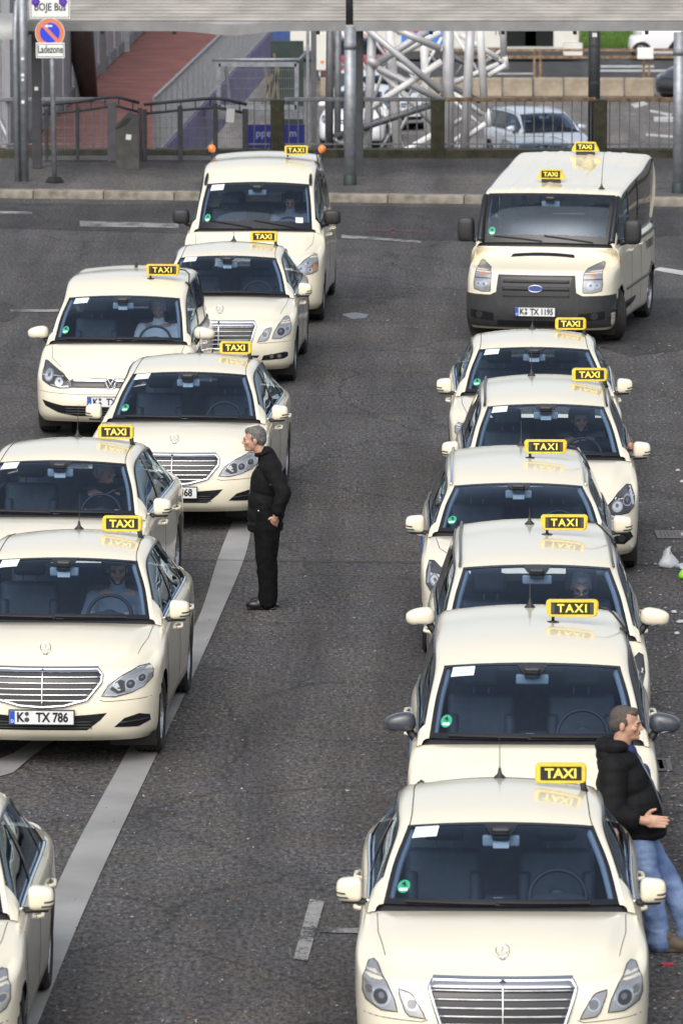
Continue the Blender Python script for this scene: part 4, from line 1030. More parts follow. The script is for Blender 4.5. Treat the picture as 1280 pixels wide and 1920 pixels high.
def head_shapes(c, turn=0, tilt=0, roll=0, sc=1.0):
    """list of skull, jaw, nose, brow and ear solids round centre c; returns solids and the matrix that places face details"""
    M = Matrix.Translation(Vector(c)) @ Matrix.Rotation(turn, 4, 'Z') @ Matrix.Rotation(tilt, 4, 'X') @ Matrix.Rotation(roll, 4, 'Y') @ Matrix.Scale(sc, 4)
    b = ells(((0, .015, .03), (.075, .096, .088)), ((0, -.018, -.022), (.064, .076, .088)), ((0, -.048, -.078), (.042, .042, .036)), ((0, -.084, .018), (.046, .014, .013)),
             ((.040, -.066, -.022), (.022, .022, .02)), ((-.040, -.066, -.022), (.022, .022, .02)), ((0, -.089, -.058), (.024, .012, .014)), ((0, -.086, -.088), (.02, .016, .016)))
    b.tube([(0, -.090, .012), (0, -.105, -.012), (0, -.116, -.030)], [.009, .012, .0145], 8); b.ell((.012, -.098, -.034), (.009, .011, .008), 8, 6); b.ell((-.012, -.098, -.034), (.009, .011, .008), 8, 6)
    for s in (1, -1): b.ell((s * .077, .012, -.012), (.011, .021, .032), 10, 8, Matrix.Rotation(s * R(12), 3, 'Z'))
    b.v = [tuple(M @ Vector(v)) for v in b.v]; return b, M
def face(M, parent, hair, beard=None, glasses=False, moustache=None):
    def pc(mb, name, m, sm=True): mb.v = [tuple(M @ Vector(v)) for v in mb.v]; return mb.build(name, m, parent, sm)
    for s in (1, -1):
        b = MB(); b.ell((s * .031, -.080, .001), (.0145, .011, .0095), 12, 8); e = pc(b, 'eye', mat('eye_white', (.34, .31, .28), .4))
        b = MB(); b.ell((s * .031 - .001, -.0875, .000), (.0062, .0045, .0068), 10, 6); pc(b, 'iris', mat('iris', (.03, .02, .015), .2))
        b = MB(); b.tube([(s * .014, -.0965, .017), (s * .032, -.0955, .023), (s * .050, -.082, .016)], [.0045, .005, .003], 6); pc(b, 'eyebrow', hair)
        b = MB(); b.tube([(s * .018, -.0895, .0085), (s * .032, -.0905, .0105), (s * .045, -.082, .006)], [.003, .0035, .003], 6); pc(b, 'eyelid', mat('eyelid', (.27, .14, .095), .6))
    b = MB(); b.ell((0, -.0985, -.0535), (.021, .006, .0042), 12, 6); b.ell((0, -.0975, -.0625), (.018, .007, .005), 12, 6); pc(b, 'mouth', mat('lips', (.36, .13, .11), .5))
    if moustache:
        b = MB(); b.tube([(-.032, -.090, -.056), (0, -.104, -.045), (.032, -.090, -.056)], [.004, .009, .004], 8); pc(b, 'moustache', moustache)
    if beard:
        b = ells(((0, -.020, -.068), (.0645, .068, .042)), ((0, -.054, -.090), (.043, .040, .030)), ((.06, 0, -.03), (.014, .02, .04)), ((-.06, 0, -.03), (.014, .02, .04)))
        b.v = [tuple(M @ Vector(v)) for v in b.v]; blob('beard', [b], .006, mat('beard_dark', (.05, .037, .03), .8), parent, 3, (.0025, hairf))
    if glasses:
        b = MB()
        for s in (1, -1): b.tube([(s * .033 + .023 * math.cos(k * math.pi / 8), -.104, -.003 + .016 * math.sin(k * math.pi / 8)) for k in range(16)], .0018, 5, closed=True); b.tube([(s * .056, -.102, 0), (s * .078, .0, .004)], .0018, 5)
        b.tube([(-.010, -.105, 0), (.010, -.105, 0)], .0018, 5); pc(b, 'glasses', PLASTIC)
def hair_cap(M, parent, m, full=1.0, low=0.0, seed=0):
    f = full
    b = ells(((0, .026, .042), (.079 * f, .094 * f, .086 * f)), ((0, .052, .0), (.074 * f, .066 * f, .075 * f)), ((.060, .020, .018), (.021 * f, .05 * f, .046 * f)), ((-.060, .020, .018), (.021 * f, .05 * f, .046 * f)), ((0, -.036, .082), (.054 * f, .046 * f, .036 * f)))
    b.v = [tuple(M @ Vector(v)) for v in b.v]; return blob('hair', [b], .006, m, parent, 2, (.0035, hairf), seed)
def hand(wrist, dirv, palm_n, curl=.3, spread=.06, thumb_side=1, sc=1.0):
    """palm, four unequal fingers with two bends, thumb leaving the side of the palm"""
    d = Vector(dirv).normalized(); n = Vector(palm_n).normalized(); sd = d.cross(n).normalized() * thumb_side; w = Vector(wrist); b = MB(); out = []
    M = Matrix((sd, d, n)).transposed()
    out.append(caps((w, .029 * sc), (w + d * .035 * sc, .030 * sc))); p = MB(); p.ell(w + d * .055 * sc, (.043 * sc, .052 * sc, .0175 * sc), 16, 10, M); out.append(p)
    for k, (off, ln) in enumerate(((.031, .070), (.011, .080), (-.010, .075), (-.030, .058))):
        q = w + d * .092 * sc + sd * off * sc; a = d + sd * off * spread * 30 * .1; a.normalize(); pts = [(q - d * .02 * sc, .0105 * sc)]; ang = 0
        for j, fr in enumerate((.45, .31, .24)):
            pts.append((q, (.0100 - .0009 * j) * sc)); ang += curl * (.7 + .2 * j); q = q + (a * math.cos(ang) + n * math.sin(ang)) * ln * fr * sc
        pts.append((q, .0072 * sc)); out.append(caps(*pts, n=8))
    q = w + d * .025 * sc + sd * .036 * sc; t1 = q + (d * .6 + sd * .75 + n * .15).normalized() * .038 * sc; t2 = t1 + (d * .85 + sd * .35 + n * .2).normalized() * .034 * sc
    out.append(caps((q, .0155 * sc), (t1, .0125 * sc), (t2, .0095 * sc), n=8)); return out
def shoe(c, yaw, m, parent, sc=1.0):
    M = Matrix.Translation(Vector(c)) @ Matrix.Rotation(yaw, 4, 'Z'); b = ells(((0, -.075, .045), (.052, .095, .05)), ((0, .0, .06), (.046, .10, .058)), ((0, .035, .10), (.05, .06, .06))); b.box((0, -.02, .012), (.084, .27, .024), None, .01)
    b.v = [tuple(M @ Vector(v)) for v in b.v]; return blob('shoe', [b], .008, m, parent, 3)
GHAIR = mat('hair_grey', (.115, .11, .105), .7, nz=.5, nscale=60); DHAIR = mat('hair_dark', (.02, .017, .014), .6, nz=.3, nscale=60); SHAIR = mat('hair_silver', (.34, .33, .31), .7, nz=.3, nscale=60); SHORT = mat('hair_shaved', (.075, .06, .052), .75, nz=.3, nscale=70)
BLKJ = mat('black_jacket', (.006, .006, .007), .8, spec=.2, nz=.3, nscale=14, bump=.25, bscale=160); BLKT = mat('black_trousers', (.006, .006, .0063), .9, spec=.15, nz=.3, nscale=10, bump=.2, bscale=200)
PUFF = mat('black_puffer', (.005, .005, .006), .75, spec=.25, nz=.3, nscale=12); JEANS = mat('blue_jeans', (.24, .34, .54), .85, col2=(.055, .10, .24), nscale=4.5, bump=.3, bscale=220, detail=6)
LEATH = mat('black_leather', (.010, .010, .010), .3); BROWN = mat('brown_shoe', (.10, .075, .05), .6); NAVY = mat('navy_knit', (.02, .03, .12), .8); WSHIRT = mat('white_shirt', (.62, .62, .60), .8); GSHIRT = mat('grey_shirt', (.22, .24, .27), .8); BLKS = mat('dark_shirt', (.02, .021, .025), .8)

def man_in_black():
    r = empty('person', (-.70, 57.0, 0), R(-90)); L = 1
    hb, M = head_shapes((0, -.115, 1.600), R(-4), R(6)); h0 = M
    skin = [hb, caps(((0, .0, 1.40), .062), ((0, -.05, 1.47), .056), ((0, -.085, 1.545), .056)), ells(((0, .0, 1.15), (.16, .12, .24)), ((0, .01, .92), (.155, .12, .12))), ells(((0, .02, 1.34), (.16, .07, .06)))]
    wl = Vector((.228, .085, .90)); skin += [caps(((.17, .03, 1.34), .045), ((.262, .16, 1.12), .04), (wl, .028))] + hand(wl, (-.42, -.2, -.88), (-.85, .0, .4), .35, .05, -1)
    skin += [caps(((-.19, .03, 1.36), .05), ((-.25, .10, 1.10), .042), ((-.24, -.06, .92), .028))] + hand((-.24, -.06, .92), (.2, -.4, -.85), (.9, 0, .2), .35, .05, 1)
    for s in (1, -1): skin.append(caps(((s * .09, .01, .92), .085), ((s * .095, .0, .5), .055), ((s * .095, .025, .10), .04)))
    b = blob('body', skin, .006, SKIN, r, 3); face(M, r, GHAIR); hair_cap(M, r, GHAIR, 1.0)
    jk = [ells(((0, .03, 1.34), (.205, .115, .10)), ((0, .01, 1.18), (.205, .165, .20)), ((0, -.005, 1.02), (.20, .172, .18)), ((0, -.01, .89), (.205, .175, .14)), ((0, -.015, .80), (.20, .175, .07)), ((0, -.015, .76), (.195, .17, .05))), caps(((0, .02, 1.38), .10), ((0, -.005, 1.455), .082)),
          caps(((.185, .035, 1.355), .085), ((.262, .16, 1.13), .074), ((.255, .11, .965), .062), n=16), caps(((-.185, .035, 1.355), .085), ((-.25, .10, 1.11), .076), ((-.245, -.02, .965), .066), n=16)]
    j = blob('jacket', jk, .009, BLKJ, r, 3, (.0075, folds), 2.0)
    b = MB(); b.tube([(.075 * math.cos(R(a)), -.035 + .078 * math.sin(R(a)), 1.475 + .022 * math.sin(R(a))) for a in range(-60, 241, 20)], .018, 8); b.build('collar', BLKJ, j, True)
    b = MB(); b.tube([(.01, -.075, 1.40), (.012, -.143, 1.22), (.012, -.170, 1.02), (.012, -.178, .84)], .006, 6); b.build('zip', TRIM, j, True)
    for p in ((.19, -.075, .95), (.05, -.085, 1.42)):
        b = MB(); b.ell(p, (.009, .009, .009), 8, 6); b.build('press_stud', CHROME, j, True)
    b = MB(); b.tube([(.273, .028, 1.205), (.278, .058, 1.213), (.276, .09, 1.203)], .0025, 5); b.build('sleeve_logo', TRIM, j)
    tr = []
    for s in (1, -1): tr.append(caps(((s * .085, .0, .93), .135), ((s * .09, .0, .76), .130), ((s * .095, -.005, .48), .100), ((s * .095, .015, .17), .088), ((s * .095, .005, .085), .092), n=16))
    blob('trousers', tr, .009, BLKT, r, 3, (.009, folds), 5.0)
    shoe((.10, -.03, 0), R(3), LEATH, r); shoe((-.10, .0, 0), R(-4), LEATH, r)
    return tag(r, 'grey haired man in black jacket and trousers standing on the asphalt, hand in pocket', 'person')
def man_in_jeans():
    r = empty('person', (2.04, 41.80, 0), R(78))
    hb, M = head_shapes((0, .075, 1.575), R(-2), R(4), 0, 1.02)
    # his right arm is on the camera side: local -x
    skin = [hb, caps(((0, .13, 1.36), .07), ((0, .10, 1.46), .064), ((0, .085, 1.52), .062)), ells(((0, .09, 1.12), (.165, .13, .24)), ((0, .0, .88), (.13, .10, .10)), ((0, .13, 1.31), (.19, .09, .08)))]
    wr = Vector((-.25, -.085, .945)); skin += [caps(((-.20, .13, 1.30), .05), ((-.29, .12, .99), .043), (wr, .03))] + hand(wr, (.02, -1, -.04), (-1, -.1, .25), .14, .22, -1, 1.08)
    wl = Vector((.20, .10, .90)); skin += [caps(((.20, .13, 1.30), .05), ((.28, .20, 1.03), .043), (wl, .03))] + hand(wl, (-.5, -.1, -.8), (-.9, 0, .2), .5, .05, -1)
    for s, fy, kx in ((-1, -.22, -.13), (1, -.40, -.22)): skin.append(caps(((s * .08, .0, .86), .07), ((s * .10, kx, .47), .045), ((s * .10, fy + .03, .1), .04)))
    blob('body', skin, .006, SKIN, r, 3); face(M, r, DHAIR); hair_cap(M, r, SHORT, .965)
    jk = [ells(((0, .125, 1.30), (.225, .15, .12)), ((0, .09, 1.15), (.225, .19, .20)), ((0, .03, 1.0), (.225, .21, .19)), ((0, -.01, .88), (.22, .21, .13)), ((0, -.02, .82), (.205, .195, .07))),
          caps(((-.205, .13, 1.29), .10), ((-.292, .125, 1.0), .092), ((-.265, .0, .955), .075), n=16), caps(((.205, .13, 1.29), .10), ((.285, .20, 1.04), .092), ((.25, .08, .91), .07), n=16)]
    j = blob('puffer_jacket', jk, .009, PUFF, r, 3, (.0045, quilt), 3.0)
    hd = [ells(((0, .205, 1.415), (.14, .085, .075)), ((.10, .13, 1.425), (.06, .09, .055)), ((-.10, .13, 1.425), (.06, .09, .055)), ((0, .20, 1.36), (.15, .09, .07)))]; blob('hood', hd, .009, PUFF, j, 3, (.010, folds), 9.0)
    sh = [ells(((0, .075, 1.385), (.078, .078, .05)), ((0, .01, 1.30), (.05, .05, .07)), ((0, -.055, 1.17), (.04, .05, .13)))]; blob('sweater', sh, .009, NAVY, r, 3, (.004, folds), 1.0)
    b = MB(); b.tube([(-.055, -.02, 1.36), (-.05, -.12, 1.18), (-.05, -.19, 1.0), (-.05, -.215, .86)], .008, 6); b.build('zip', TRIM, j, True)
    tr = []
    for s, fy, kx in ((-1, -.20, -.125), (1, -.38, -.215)): tr.append(caps(((s * .085, .0, .86), .115), ((s * .095, -.05, .70), .100), ((s * .10, kx, .46), .078), ((s * .10, fy + .03, .16), .080), ((s * .10, fy + .02, .07), .09), n=16))
    blob('jeans', tr, .009, JEANS, r, 3, (.011, folds), 7.0)
    shoe((-.10, -.26, 0), R(8), BROWN, r); shoe((.10, -.44, 0), R(-6), BROWN, r)
    return tag(r, 'man in black puffer jacket and blue jeans leaning by a taxi, open hand held out', 'person')
def driver(car, label, hairm, shirt, turn=0, tilt=.1, skin=SKIN, lean=0, hands=True, dz=0, dy=0, mirror_hand=False, tie=None, **fk):
    sx, sy, top = car.seat; root = car.root; r = empty('person', root.location, root.rotation_euler.z)
    # local frame equals the car's
    oy = sy - car.L / 2; bx, by, bz = sx + lean, oy - .13 + dy, top - .62
    H = Vector((bx, by - .01, top + .13 + dz)); hb, M = head_shapes(H, turn, tilt)
    sk = [hb, caps(((bx, by + .02, top - .06), .065), (H + Vector((0, .02, -.06)), .055)), ells(((bx, by, top - .3), (.16, .12, .26)), ((bx, by, top - .10), (.20, .09, .07)))]
    wx, wy, wz = car.wheel_pos; wy -= car.L / 2
    sl = [ells(((bx, by, top - .3), (.185, .14, .27)), ((bx, by + .01, top - .115), (.215, .105, .085))), caps(((bx, by + .01, top - .08), .085), ((bx, by, top - .02), .07))]
    for s in (1, -1):
        if mirror_hand and s > 0:
            wrp = Vector((car.edge_at(wy + car.L / 2 + .1)[0] + .03, wy + .02, car.edge_at(wy + car.L / 2)[2] + .02)); el = Vector((bx + .36, by - .12, top - .12)); dv = (.15, -.9, .35)
        else: wrp = Vector((wx + s * .17, wy + .06, wz - .02 - .06)); el = Vector((bx + s * .27, by - .15, top - .34)); dv = (0, -.6, .8)
        sk += [caps(((bx + s * .19, by, top - .12), .045), (el, .038), (wrp, .026))] + hand(wrp, dv, (-s, 0, 0), .9, .03, -s)
        mid = el + (wrp - el) * .75; sl.append(caps(((bx + s * .195, by, top - .12), .075), (el, .06), (mid, .05)))
    blob('body', sk, .008, skin, r, 3); face(M, r, fk.pop('brow', hairm), **fk); hair_cap(M, r, hairm, 1.04)
    blob('shirt', sl, .011, shirt, r, 3, (.008, folds), 3.0)
    return tag(r, label, 'person')
# ---------------------------------------------------------------- the setting
TH = R(8.027)
def ray(px, py):
    a, b = (px - 640) / 11500, (py - 960) / 11500; return Vector((a, math.cos(TH) - b * math.sin(TH), -math.sin(TH) - b * math.cos(TH)))
def gnd(px, py, z=0.0):
    d = ray(px, py); return Vector((0, 0, 8.95)) + d * ((z - 8.95) / d.z)
def at(px, py, Y):
    d = ray(px, py); return Vector((0, 0, 8.95)) + d * (Y / d.y)
def asphalt(name, c, warm=0, fine=0):
    m = bpy.data.materials.new(name); m.use_nodes = True; n = m.node_tree; b = n.nodes['Principled BSDF']; tc = n.nodes.new('ShaderNodeTexCoord')
    def noi(sc, det, rough=.6):
        t = n.nodes.new('ShaderNodeTexNoise'); t.inputs['Scale'].default_value = sc; t.inputs['Detail'].default_value = det; t.inputs['Roughness'].default_value = rough; n.links.new(tc.outputs['Object'], t.inputs['Vector']); return t
    def ramp(src, p0, p1, c0, c1):
        r = n.nodes.new('ShaderNodeValToRGB'); r.color_ramp.elements[0].position = p0; r.color_ramp.elements[1].position = p1; r.color_ramp.elements[0].color = (*c0, 1); r.color_ramp.elements[1].color = (*c1, 1); n.links.new(src, r.inputs[0]); return r.outputs[0]
    def mix(bl, f, a, c2):
        x = n.nodes.new('ShaderNodeMix'); x.data_type = 'RGBA'; x.blend_type = bl; x.inputs[0].default_value = f; n.links.new(a, x.inputs[6]); n.links.new(c2, x.inputs[7]); return x.outputs[2]
    g = lambda v: (v * (1 + warm), v, v * (1 - warm))
    base = ramp(noi(.55, 6).outputs[0], .32, .70, g(c * .78), g(c * 1.18))
    mpg = n.nodes.new('ShaderNodeMapping'); mpg.inputs['Scale'].default_value = (1, .45, 1); n.links.new(tc.outputs['Object'], mpg.inputs[0])
    gr_ = noi(26, 2, .8); n.links.new(mpg.outputs[0], gr_.inputs['Vector'])
    base = mix('MULTIPLY', 1, base, ramp(gr_.outputs[0], .38, .63, (.62, .62, .62) if fine else (.40, .40, .41), (1.25, 1.25, 1.24) if fine else (1.6, 1.58, 1.54)))
    # brownish and bluish blotches, oil drips
    base = mix('MULTIPLY', .9, base, ramp(noi(1.7, 5).outputs[0], .35, .66, (1.06, 1.0, .94), (.96, .97, 1.05)))
    base = mix('MULTIPLY', .8, base, ramp(noi(2.6, 4).outputs[0], .30, .40, (.55, .55, .56), (1, 1, 1)))
    # fine cracks, only in places
    vc = n.nodes.new('ShaderNodeTexVoronoi'); vc.feature = 'DISTANCE_TO_EDGE'; vc.inputs['Scale'].default_value = .55; wv = noi(1.3, 4); wmx = n.nodes.new('ShaderNodeMix'); wmx.data_type = 'VECTOR'; wmx.inputs[0].default_value = .35; n.links.new(tc.outputs['Object'], wmx.inputs[4]); n.links.new(wv.outputs[1], wmx.inputs[5]); n.links.new(wmx.outputs[1], vc.inputs['Vector'])
    base = mix('MULTIPLY', .55, base, ramp(vc.outputs['Distance'], .004, .014, (.35, .35, .35), (1, 1, 1)))
    # pale chippings
    v = n.nodes.new('ShaderNodeTexVoronoi'); v.inputs['Scale'].default_value = 17; v.inputs['Randomness'].default_value = 1; n.links.new(mpg.outputs[0], v.inputs['Vector'])
    base = mix('ADD', 1, base, ramp(v.outputs['Distance'], .05, .20, g(c * 2.2), (0, 0, 0)))
    # streaks of wear along the lanes
    mp = n.nodes.new('ShaderNodeMapping'); mp.inputs['Scale'].default_value = (1.3, .09, 1); n.links.new(tc.outputs['Object'], mp.inputs[0]); t = n.nodes.new('ShaderNodeTexNoise'); t.inputs['Scale'].default_value = 1.6; t.inputs['Detail'].default_value = 5; n.links.new(mp.outputs[0], t.inputs['Vector'])
    base = mix('MULTIPLY', .8, base, ramp(t.outputs[0], .34, .66, (.66, .66, .67), (1.22, 1.22, 1.2)))
    n.links.new(base, b.inputs['Base Color']); b.inputs['Roughness'].default_value = .82; b.inputs['Specular IOR Level'].default_value = .35
    bp = n.nodes.new('ShaderNodeBump'); bp.inputs['Strength'].default_value = .55; bp.inputs['Distance'].default_value = .006; n.links.new(noi(85, 2).outputs[0], bp.inputs['Height']); n.links.new(bp.outputs[0], b.inputs['Normal']); MATS[name] = m; return m
def worn_paint(name, col, wear=.45, under=.045):
    m = bpy.data.materials.new(name); m.use_nodes = True; n = m.node_tree; b = n.nodes['Principled BSDF']; tc = n.nodes.new('ShaderNodeTexCoord')
    def noi(sc, det):
        t = n.nodes.new('ShaderNodeTexNoise'); t.inputs['Scale'].default_value = sc; t.inputs['Detail'].default_value = det; n.links.new(tc.outputs['Object'], t.inputs['Vector']); return t
    r = n.nodes.new('ShaderNodeValToRGB'); r.color_ramp.elements[0].position = wear - .05; r.color_ramp.elements[1].position = wear + .04; r.color_ramp.elements[0].color = (under, under, under * .97, 1); r.color_ramp.elements[1].color = (*col, 1)
    a = n.nodes.new('ShaderNodeMath'); a.operation = 'ADD'; t1, t2 = noi(3.5, 8), noi(45, 3); m1 = n.nodes.new('ShaderNodeMath'); m1.operation = 'MULTIPLY'; m1.inputs[1].default_value = .55; m2 = n.nodes.new('ShaderNodeMath'); m2.operation = 'MULTIPLY'; m2.inputs[1].default_value = .45
    n.links.new(t1.outputs[0], m1.inputs[0]); n.links.new(t2.outputs[0], m2.inputs[0]); n.links.new(m1.outputs[0], a.inputs[0]); n.links.new(m2.outputs[0], a.inputs[1]); n.links.new(a.outputs[0], r.inputs[0])
    t3 = noi(1.2, 5); r3 = n.nodes.new('ShaderNodeValToRGB'); r3.color_ramp.elements[0].position = .3; r3.color_ramp.elements[1].position = .7; r3.color_ramp.elements[0].color = (.68, .68, .67, 1); r3.color_ramp.elements[1].color = (1.08, 1.08, 1.08, 1); n.links.new(t3.outputs[0], r3.inputs[0])
    x = n.nodes.new('ShaderNodeMix'); x.data_type = 'RGBA'; x.blend_type = 'MULTIPLY'; x.inputs[0].default_value = 1; n.links.new(r.outputs[0], x.inputs[6]); n.links.new(r3.outputs[0], x.inputs[7]); n.links.new(x.outputs[2], b.inputs['Base Color']); b.inputs['Roughness'].default_value = .7; MATS[name] = m; return m
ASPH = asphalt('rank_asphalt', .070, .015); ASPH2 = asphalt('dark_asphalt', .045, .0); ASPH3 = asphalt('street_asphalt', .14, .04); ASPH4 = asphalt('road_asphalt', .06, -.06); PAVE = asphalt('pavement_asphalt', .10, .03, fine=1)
LINE = worn_paint('line_paint', (.29, .29, .285), .30); LINEW = worn_paint('line_worn', (.30, .30, .29), .485); LINEB = worn_paint('line_bright', (.50, .50, .49), .40)
STONE = mat('kerb_stone', (.22, .20, .165), .85, nz=.35, nscale=6, bump=.4, bscale=40); MOSS = mat('mossy_concrete', (.075, .068, .045), .95, col2=(.030, .034, .018), nscale=7, bump=.6, bscale=30, detail=7)
GALV = mat('galvanised', (.30, .32, .345), .45, metal=.55, nz=.18, nscale=9, detail=6); GALVD = mat('galvanised_dull', (.20, .21, .225), .55, metal=.4, nz=.2, nscale=7); DSTEEL = mat('dark_steel', (.055, .058, .065), .5, metal=.3, nz=.2, nscale=6); RSTEEL = mat('grey_steel', (.125, .13, .14), .5, metal=.3, nz=.15, nscale=6)
WSTEEL = mat('white_steel', (.72, .72, .71), .4, nz=.10, nscale=4); TSTEEL = mat('silver_steel', (.46, .465, .48), .42, metal=.2, nz=.12, nscale=4)
RUST = mat('rusty_rail', (.30, .22, .14), .8, col2=(.13, .07, .035), nscale=9, detail=6); ROOFM = mat('shelter_roof', (.27, .255, .23), .6, nz=.22, nscale=1.5, detail=7); FASC = mat('shelter_fascia', (.30, .305, .31), .45, metal=.2, nz=.12, nscale=3)
REDP_ = mat('red_deck', (.225, .085, .07), .8, col2=(.155, .052, .043), nscale=1.3, detail=6, bump=.2, bscale=50); PURP = mat('purple_panel', (.14, .11, .27), .45, nz=.15, nscale=2); BLUEP = mat('blue_banner', (.010, .013, .13), .4, nz=.1, nscale=3); BROWNC = mat('brown_column', (.035, .025, .022), .4, nz=.2, nscale=4)
CLAD = mat('grey_cladding', (.30, .305, .33), .5, metal=.15, nz=.10, nscale=2); CONC = mat('concrete_block', (.33, .28, .21), .9, nz=.2, nscale=3, bump=.3, bscale=18); BINM = mat('bin_metal', (.068, .065, .060), .6, nz=.25, nscale=6); GRASS = mat('grass', (.10, .19, .022), .95, col2=(.055, .12, .015), nscale=3, detail=8)
def sheet(name, pts, z, m, label=None, cat=None, group=None, kind=None, n=1):
    o = mk(name, [(p[0], p[1], z) for p in pts], [tuple(range(len(pts)))], m); return tag(o, label, cat, group, kind)
LOW = -4.2; EDGE = 107.75
sheet('ground', [(-300, -80), (300, -80), (300, EDGE), (-300, EDGE)], 0, ASPH, kind='structure')
sheet('road', [(-300, EDGE), (300, EDGE), (300, 900), (-300, 900)], LOW, ASPH3, kind='structure')
b = MB(); b.box((0, EDGE + .15, LOW / 2 - .05), (600, .3, -LOW - .02)); tag(b.build('retaining_wall', MOSS), kind='structure')
# darker areas laid over the asphalt
def patch(px, m, name='road_patch', z=.004): o = sheet(name, [gnd(*p)[:2] for p in px], z, m); tag(o, kind='structure')
patch([(-300, 378), (640, 386), (1300, 394), (1300, 440), (900, 452), (640, 447), (-300, 418)], ASPH2)
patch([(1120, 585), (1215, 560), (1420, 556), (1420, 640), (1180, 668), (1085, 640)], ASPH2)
patch([(-60, 566), (-10, 562), (28, 572), (38, 588), (20, 602), (-60, 612)], ASPH2)
# painted lines
Lp = [(30, 1958), (96, 1690), (240, 1407), (322, 1250), (372, 1160), (411, 1042), (436, 978)]; Rp = [(57, 1958), (166, 1690), (298, 1407), (371, 1250), (411, 1160), (460, 1042), (474, 978)]
lp = spl([gnd(*p) for p in Lp], 8); rp = spl([gnd(*p) for p in Rp], 8); V = []; F = []
for a, c in zip(lp, rp): V += [(a[0], a[1], .008), (c[0], c[1], .008)]
F = [(2 * i, 2 * i + 1, 2 * i + 3, 2 * i + 2) for i in range(len(lp) - 1)]; tag(mk('painted_line', V, F, LINE), kind='structure')
def stroke(px, m, z=.008, name='painted_line'): return tag(sheet(name, [gnd(*p)[:2] for p in px], z, m), kind='structure')
stroke([(-60, 1475), (25, 1450), (69, 1413), (175, 1340), (135, 1340), (27, 1413), (-60, 1450)][::-1], LINE)
stroke([(550, 1800), (576, 1804), (608, 1692), (581, 1687)], LINEW); stroke([(600, 1750), (1290, 1763), (1290, 1753), (600, 1741)], LINEW)
stroke([(640, 447), (790, 456), (785, 452), (640, 441)], LINEW); stroke([(150, 425), (335, 428), (335, 420), (150, 415)], LINEW); stroke([(1222, 507), (1330, 526), (1330, 516), (1236, 502)], LINEB); stroke([(20, 585), (120, 586), (120, 581), (20, 581)], LINEW); stroke([(-40, 400), (60, 402), (60, 398), (-40, 396)], LINEW)
RED = mat('red_chalk', (.16, .045, .035), .9, col2=(.06, .04, .04), nscale=5)
stroke([(690, 433), (800, 436), (800, 434), (690, 431)], RED, .009, 'painted_mark'); stroke([(730, 429), (738, 430), (741, 439), (734, 438)], RED, .009, 'painted_mark')
# slot drain across the rank
a, c = gnd(280, 1050), gnd(1500, 1063); d = (c - a).normalized(); nn = Vector((-d.y, d.x, 0))
sheet('drain_slot', [(a + nn * .035)[:2], (a - nn * .035)[:2], (c - nn * .035)[:2], (c + nn * .035)[:2]], .004, mat('slot_steel', (.12, .115, .105), .6), kind='structure')
sheet('drain_gap', [(a + nn * .012)[:2], (a - nn * .012)[:2], (c - nn * .012)[:2], (c + nn * .012)[:2]], .008, GAP, kind='structure')
# ---- kerb and pavement
K0, K1 = Vector((-30, 103.7, 0)), Vector((30, 95.4, 0)); kd = (K1 - K0).normalized(); kn = Vector((-kd.y, kd.x, 0))
V = [K0 + kn * .28, K1 + kn * .28, Vector((30, EDGE, 0)), Vector((-30, EDGE, 0))]; pv = MB(); pv.prism([(p.x, p.y) for p in V], -.05, .125); pave = tag(pv.build('pavement', PAVE), kind='structure')
ka = math.atan2(kd.y, kd.x); base = None; s = 20.5; i = 0; rnd = random.Random(4)
while s < 40:
    ln = rnd.choice((1.02, 1.17, 1.17, 1.25)); 
    if base is None: base = MB().box((0, 0, 0), (1, .28, .17), None, .018); kb = base.build('kerb_stone', STONE, pave); o = kb
    else: o = link(bpy.data.objects.new('kerb_stone', kb.data), pave)
    p = K0 + kd * (s + ln / 2) + kn * .14; o.location = (p.x, p.y, .052 + rnd.uniform(-.006, .004)); o.rotation_euler = (rnd.uniform(-.01, .01), 0, ka); o.scale = (ln - .012, 1, 1); s += ln
# ---- railing along the edge of the deck
def stone_post(x, y, lab, h=1.02, w=.24):
    b = MB(); b.box((0, 0, h / 2 + .06), (w, w * .9, h), None, .02); tag(b.build('stone_post', MOSS, None, False, (x, y, .06)), lab, 'post', 'mossy posts of the deck railing')
YR = 106.9
pl = MB(); pl.box((0, YR + .1, .17), (60, .42, .20), None, .02); tag(pl.build('plinth', MOSS), 'long low mossy concrete plinth under the deck railing', 'plinth')
for px, lab in ((520, 'mossy concrete railing post before the dark blue banner'), (820, 'mossy concrete railing post in front of the white tube frame'), (1124, 'mossy concrete railing post right behind the dark lamp post')): p = at(px, 250, YR); stone_post(p.x, YR - .02, lab)
def rail_panel(x0, x1, label, m, ztop=1.14, zb=.36, step=.158, extra=None, y=YR):
    w = x1 - x0; r = empty('railing', ((x0 + x1) / 2, y, .125)); h = ztop - .125
    MB().box((0, 0, h), (w, .075, .07), None, .012).build('top_rail', m, r); MB().box((0, 0, zb - .125), (w, .03, .028)).build('bottom_rail', GALVD, r)
    if extra: MB().box((0, 0, extra - .125), (w, .03, .028)).build('bottom_rail', GALVD, r)
    n = int(w / step); me = None
    for k in range(n):
        x = -w / 2 + (k + .5) * w / n
        if me is None: o = MB().tube([(0, 0, .03), (0, 0, h - .03)], .011, 6).build('baluster', GALVD, r); me = o.data
        else: o = link(bpy.data.objects.new('baluster', me), r)
        o.location = (x, 0, 0)
    return tag(r, label, 'railing', 'railing panels along the deck edge')
X = lambda px: at(px, 210, YR).x
rail_panel(X(-30), X(62), 'grey railing panel beside the grey gutter post', GALVD); rail_panel(X(78), X(201), 'grey railing panel standing before the red walkway', GALVD); rail_panel(X(466), X(508), 'short grey railing panel between gate and mossy post', GALVD); rail_panel(X(533), X(807), 'grey railing panel in front of the white tube frame', GALVD, extra=.26)
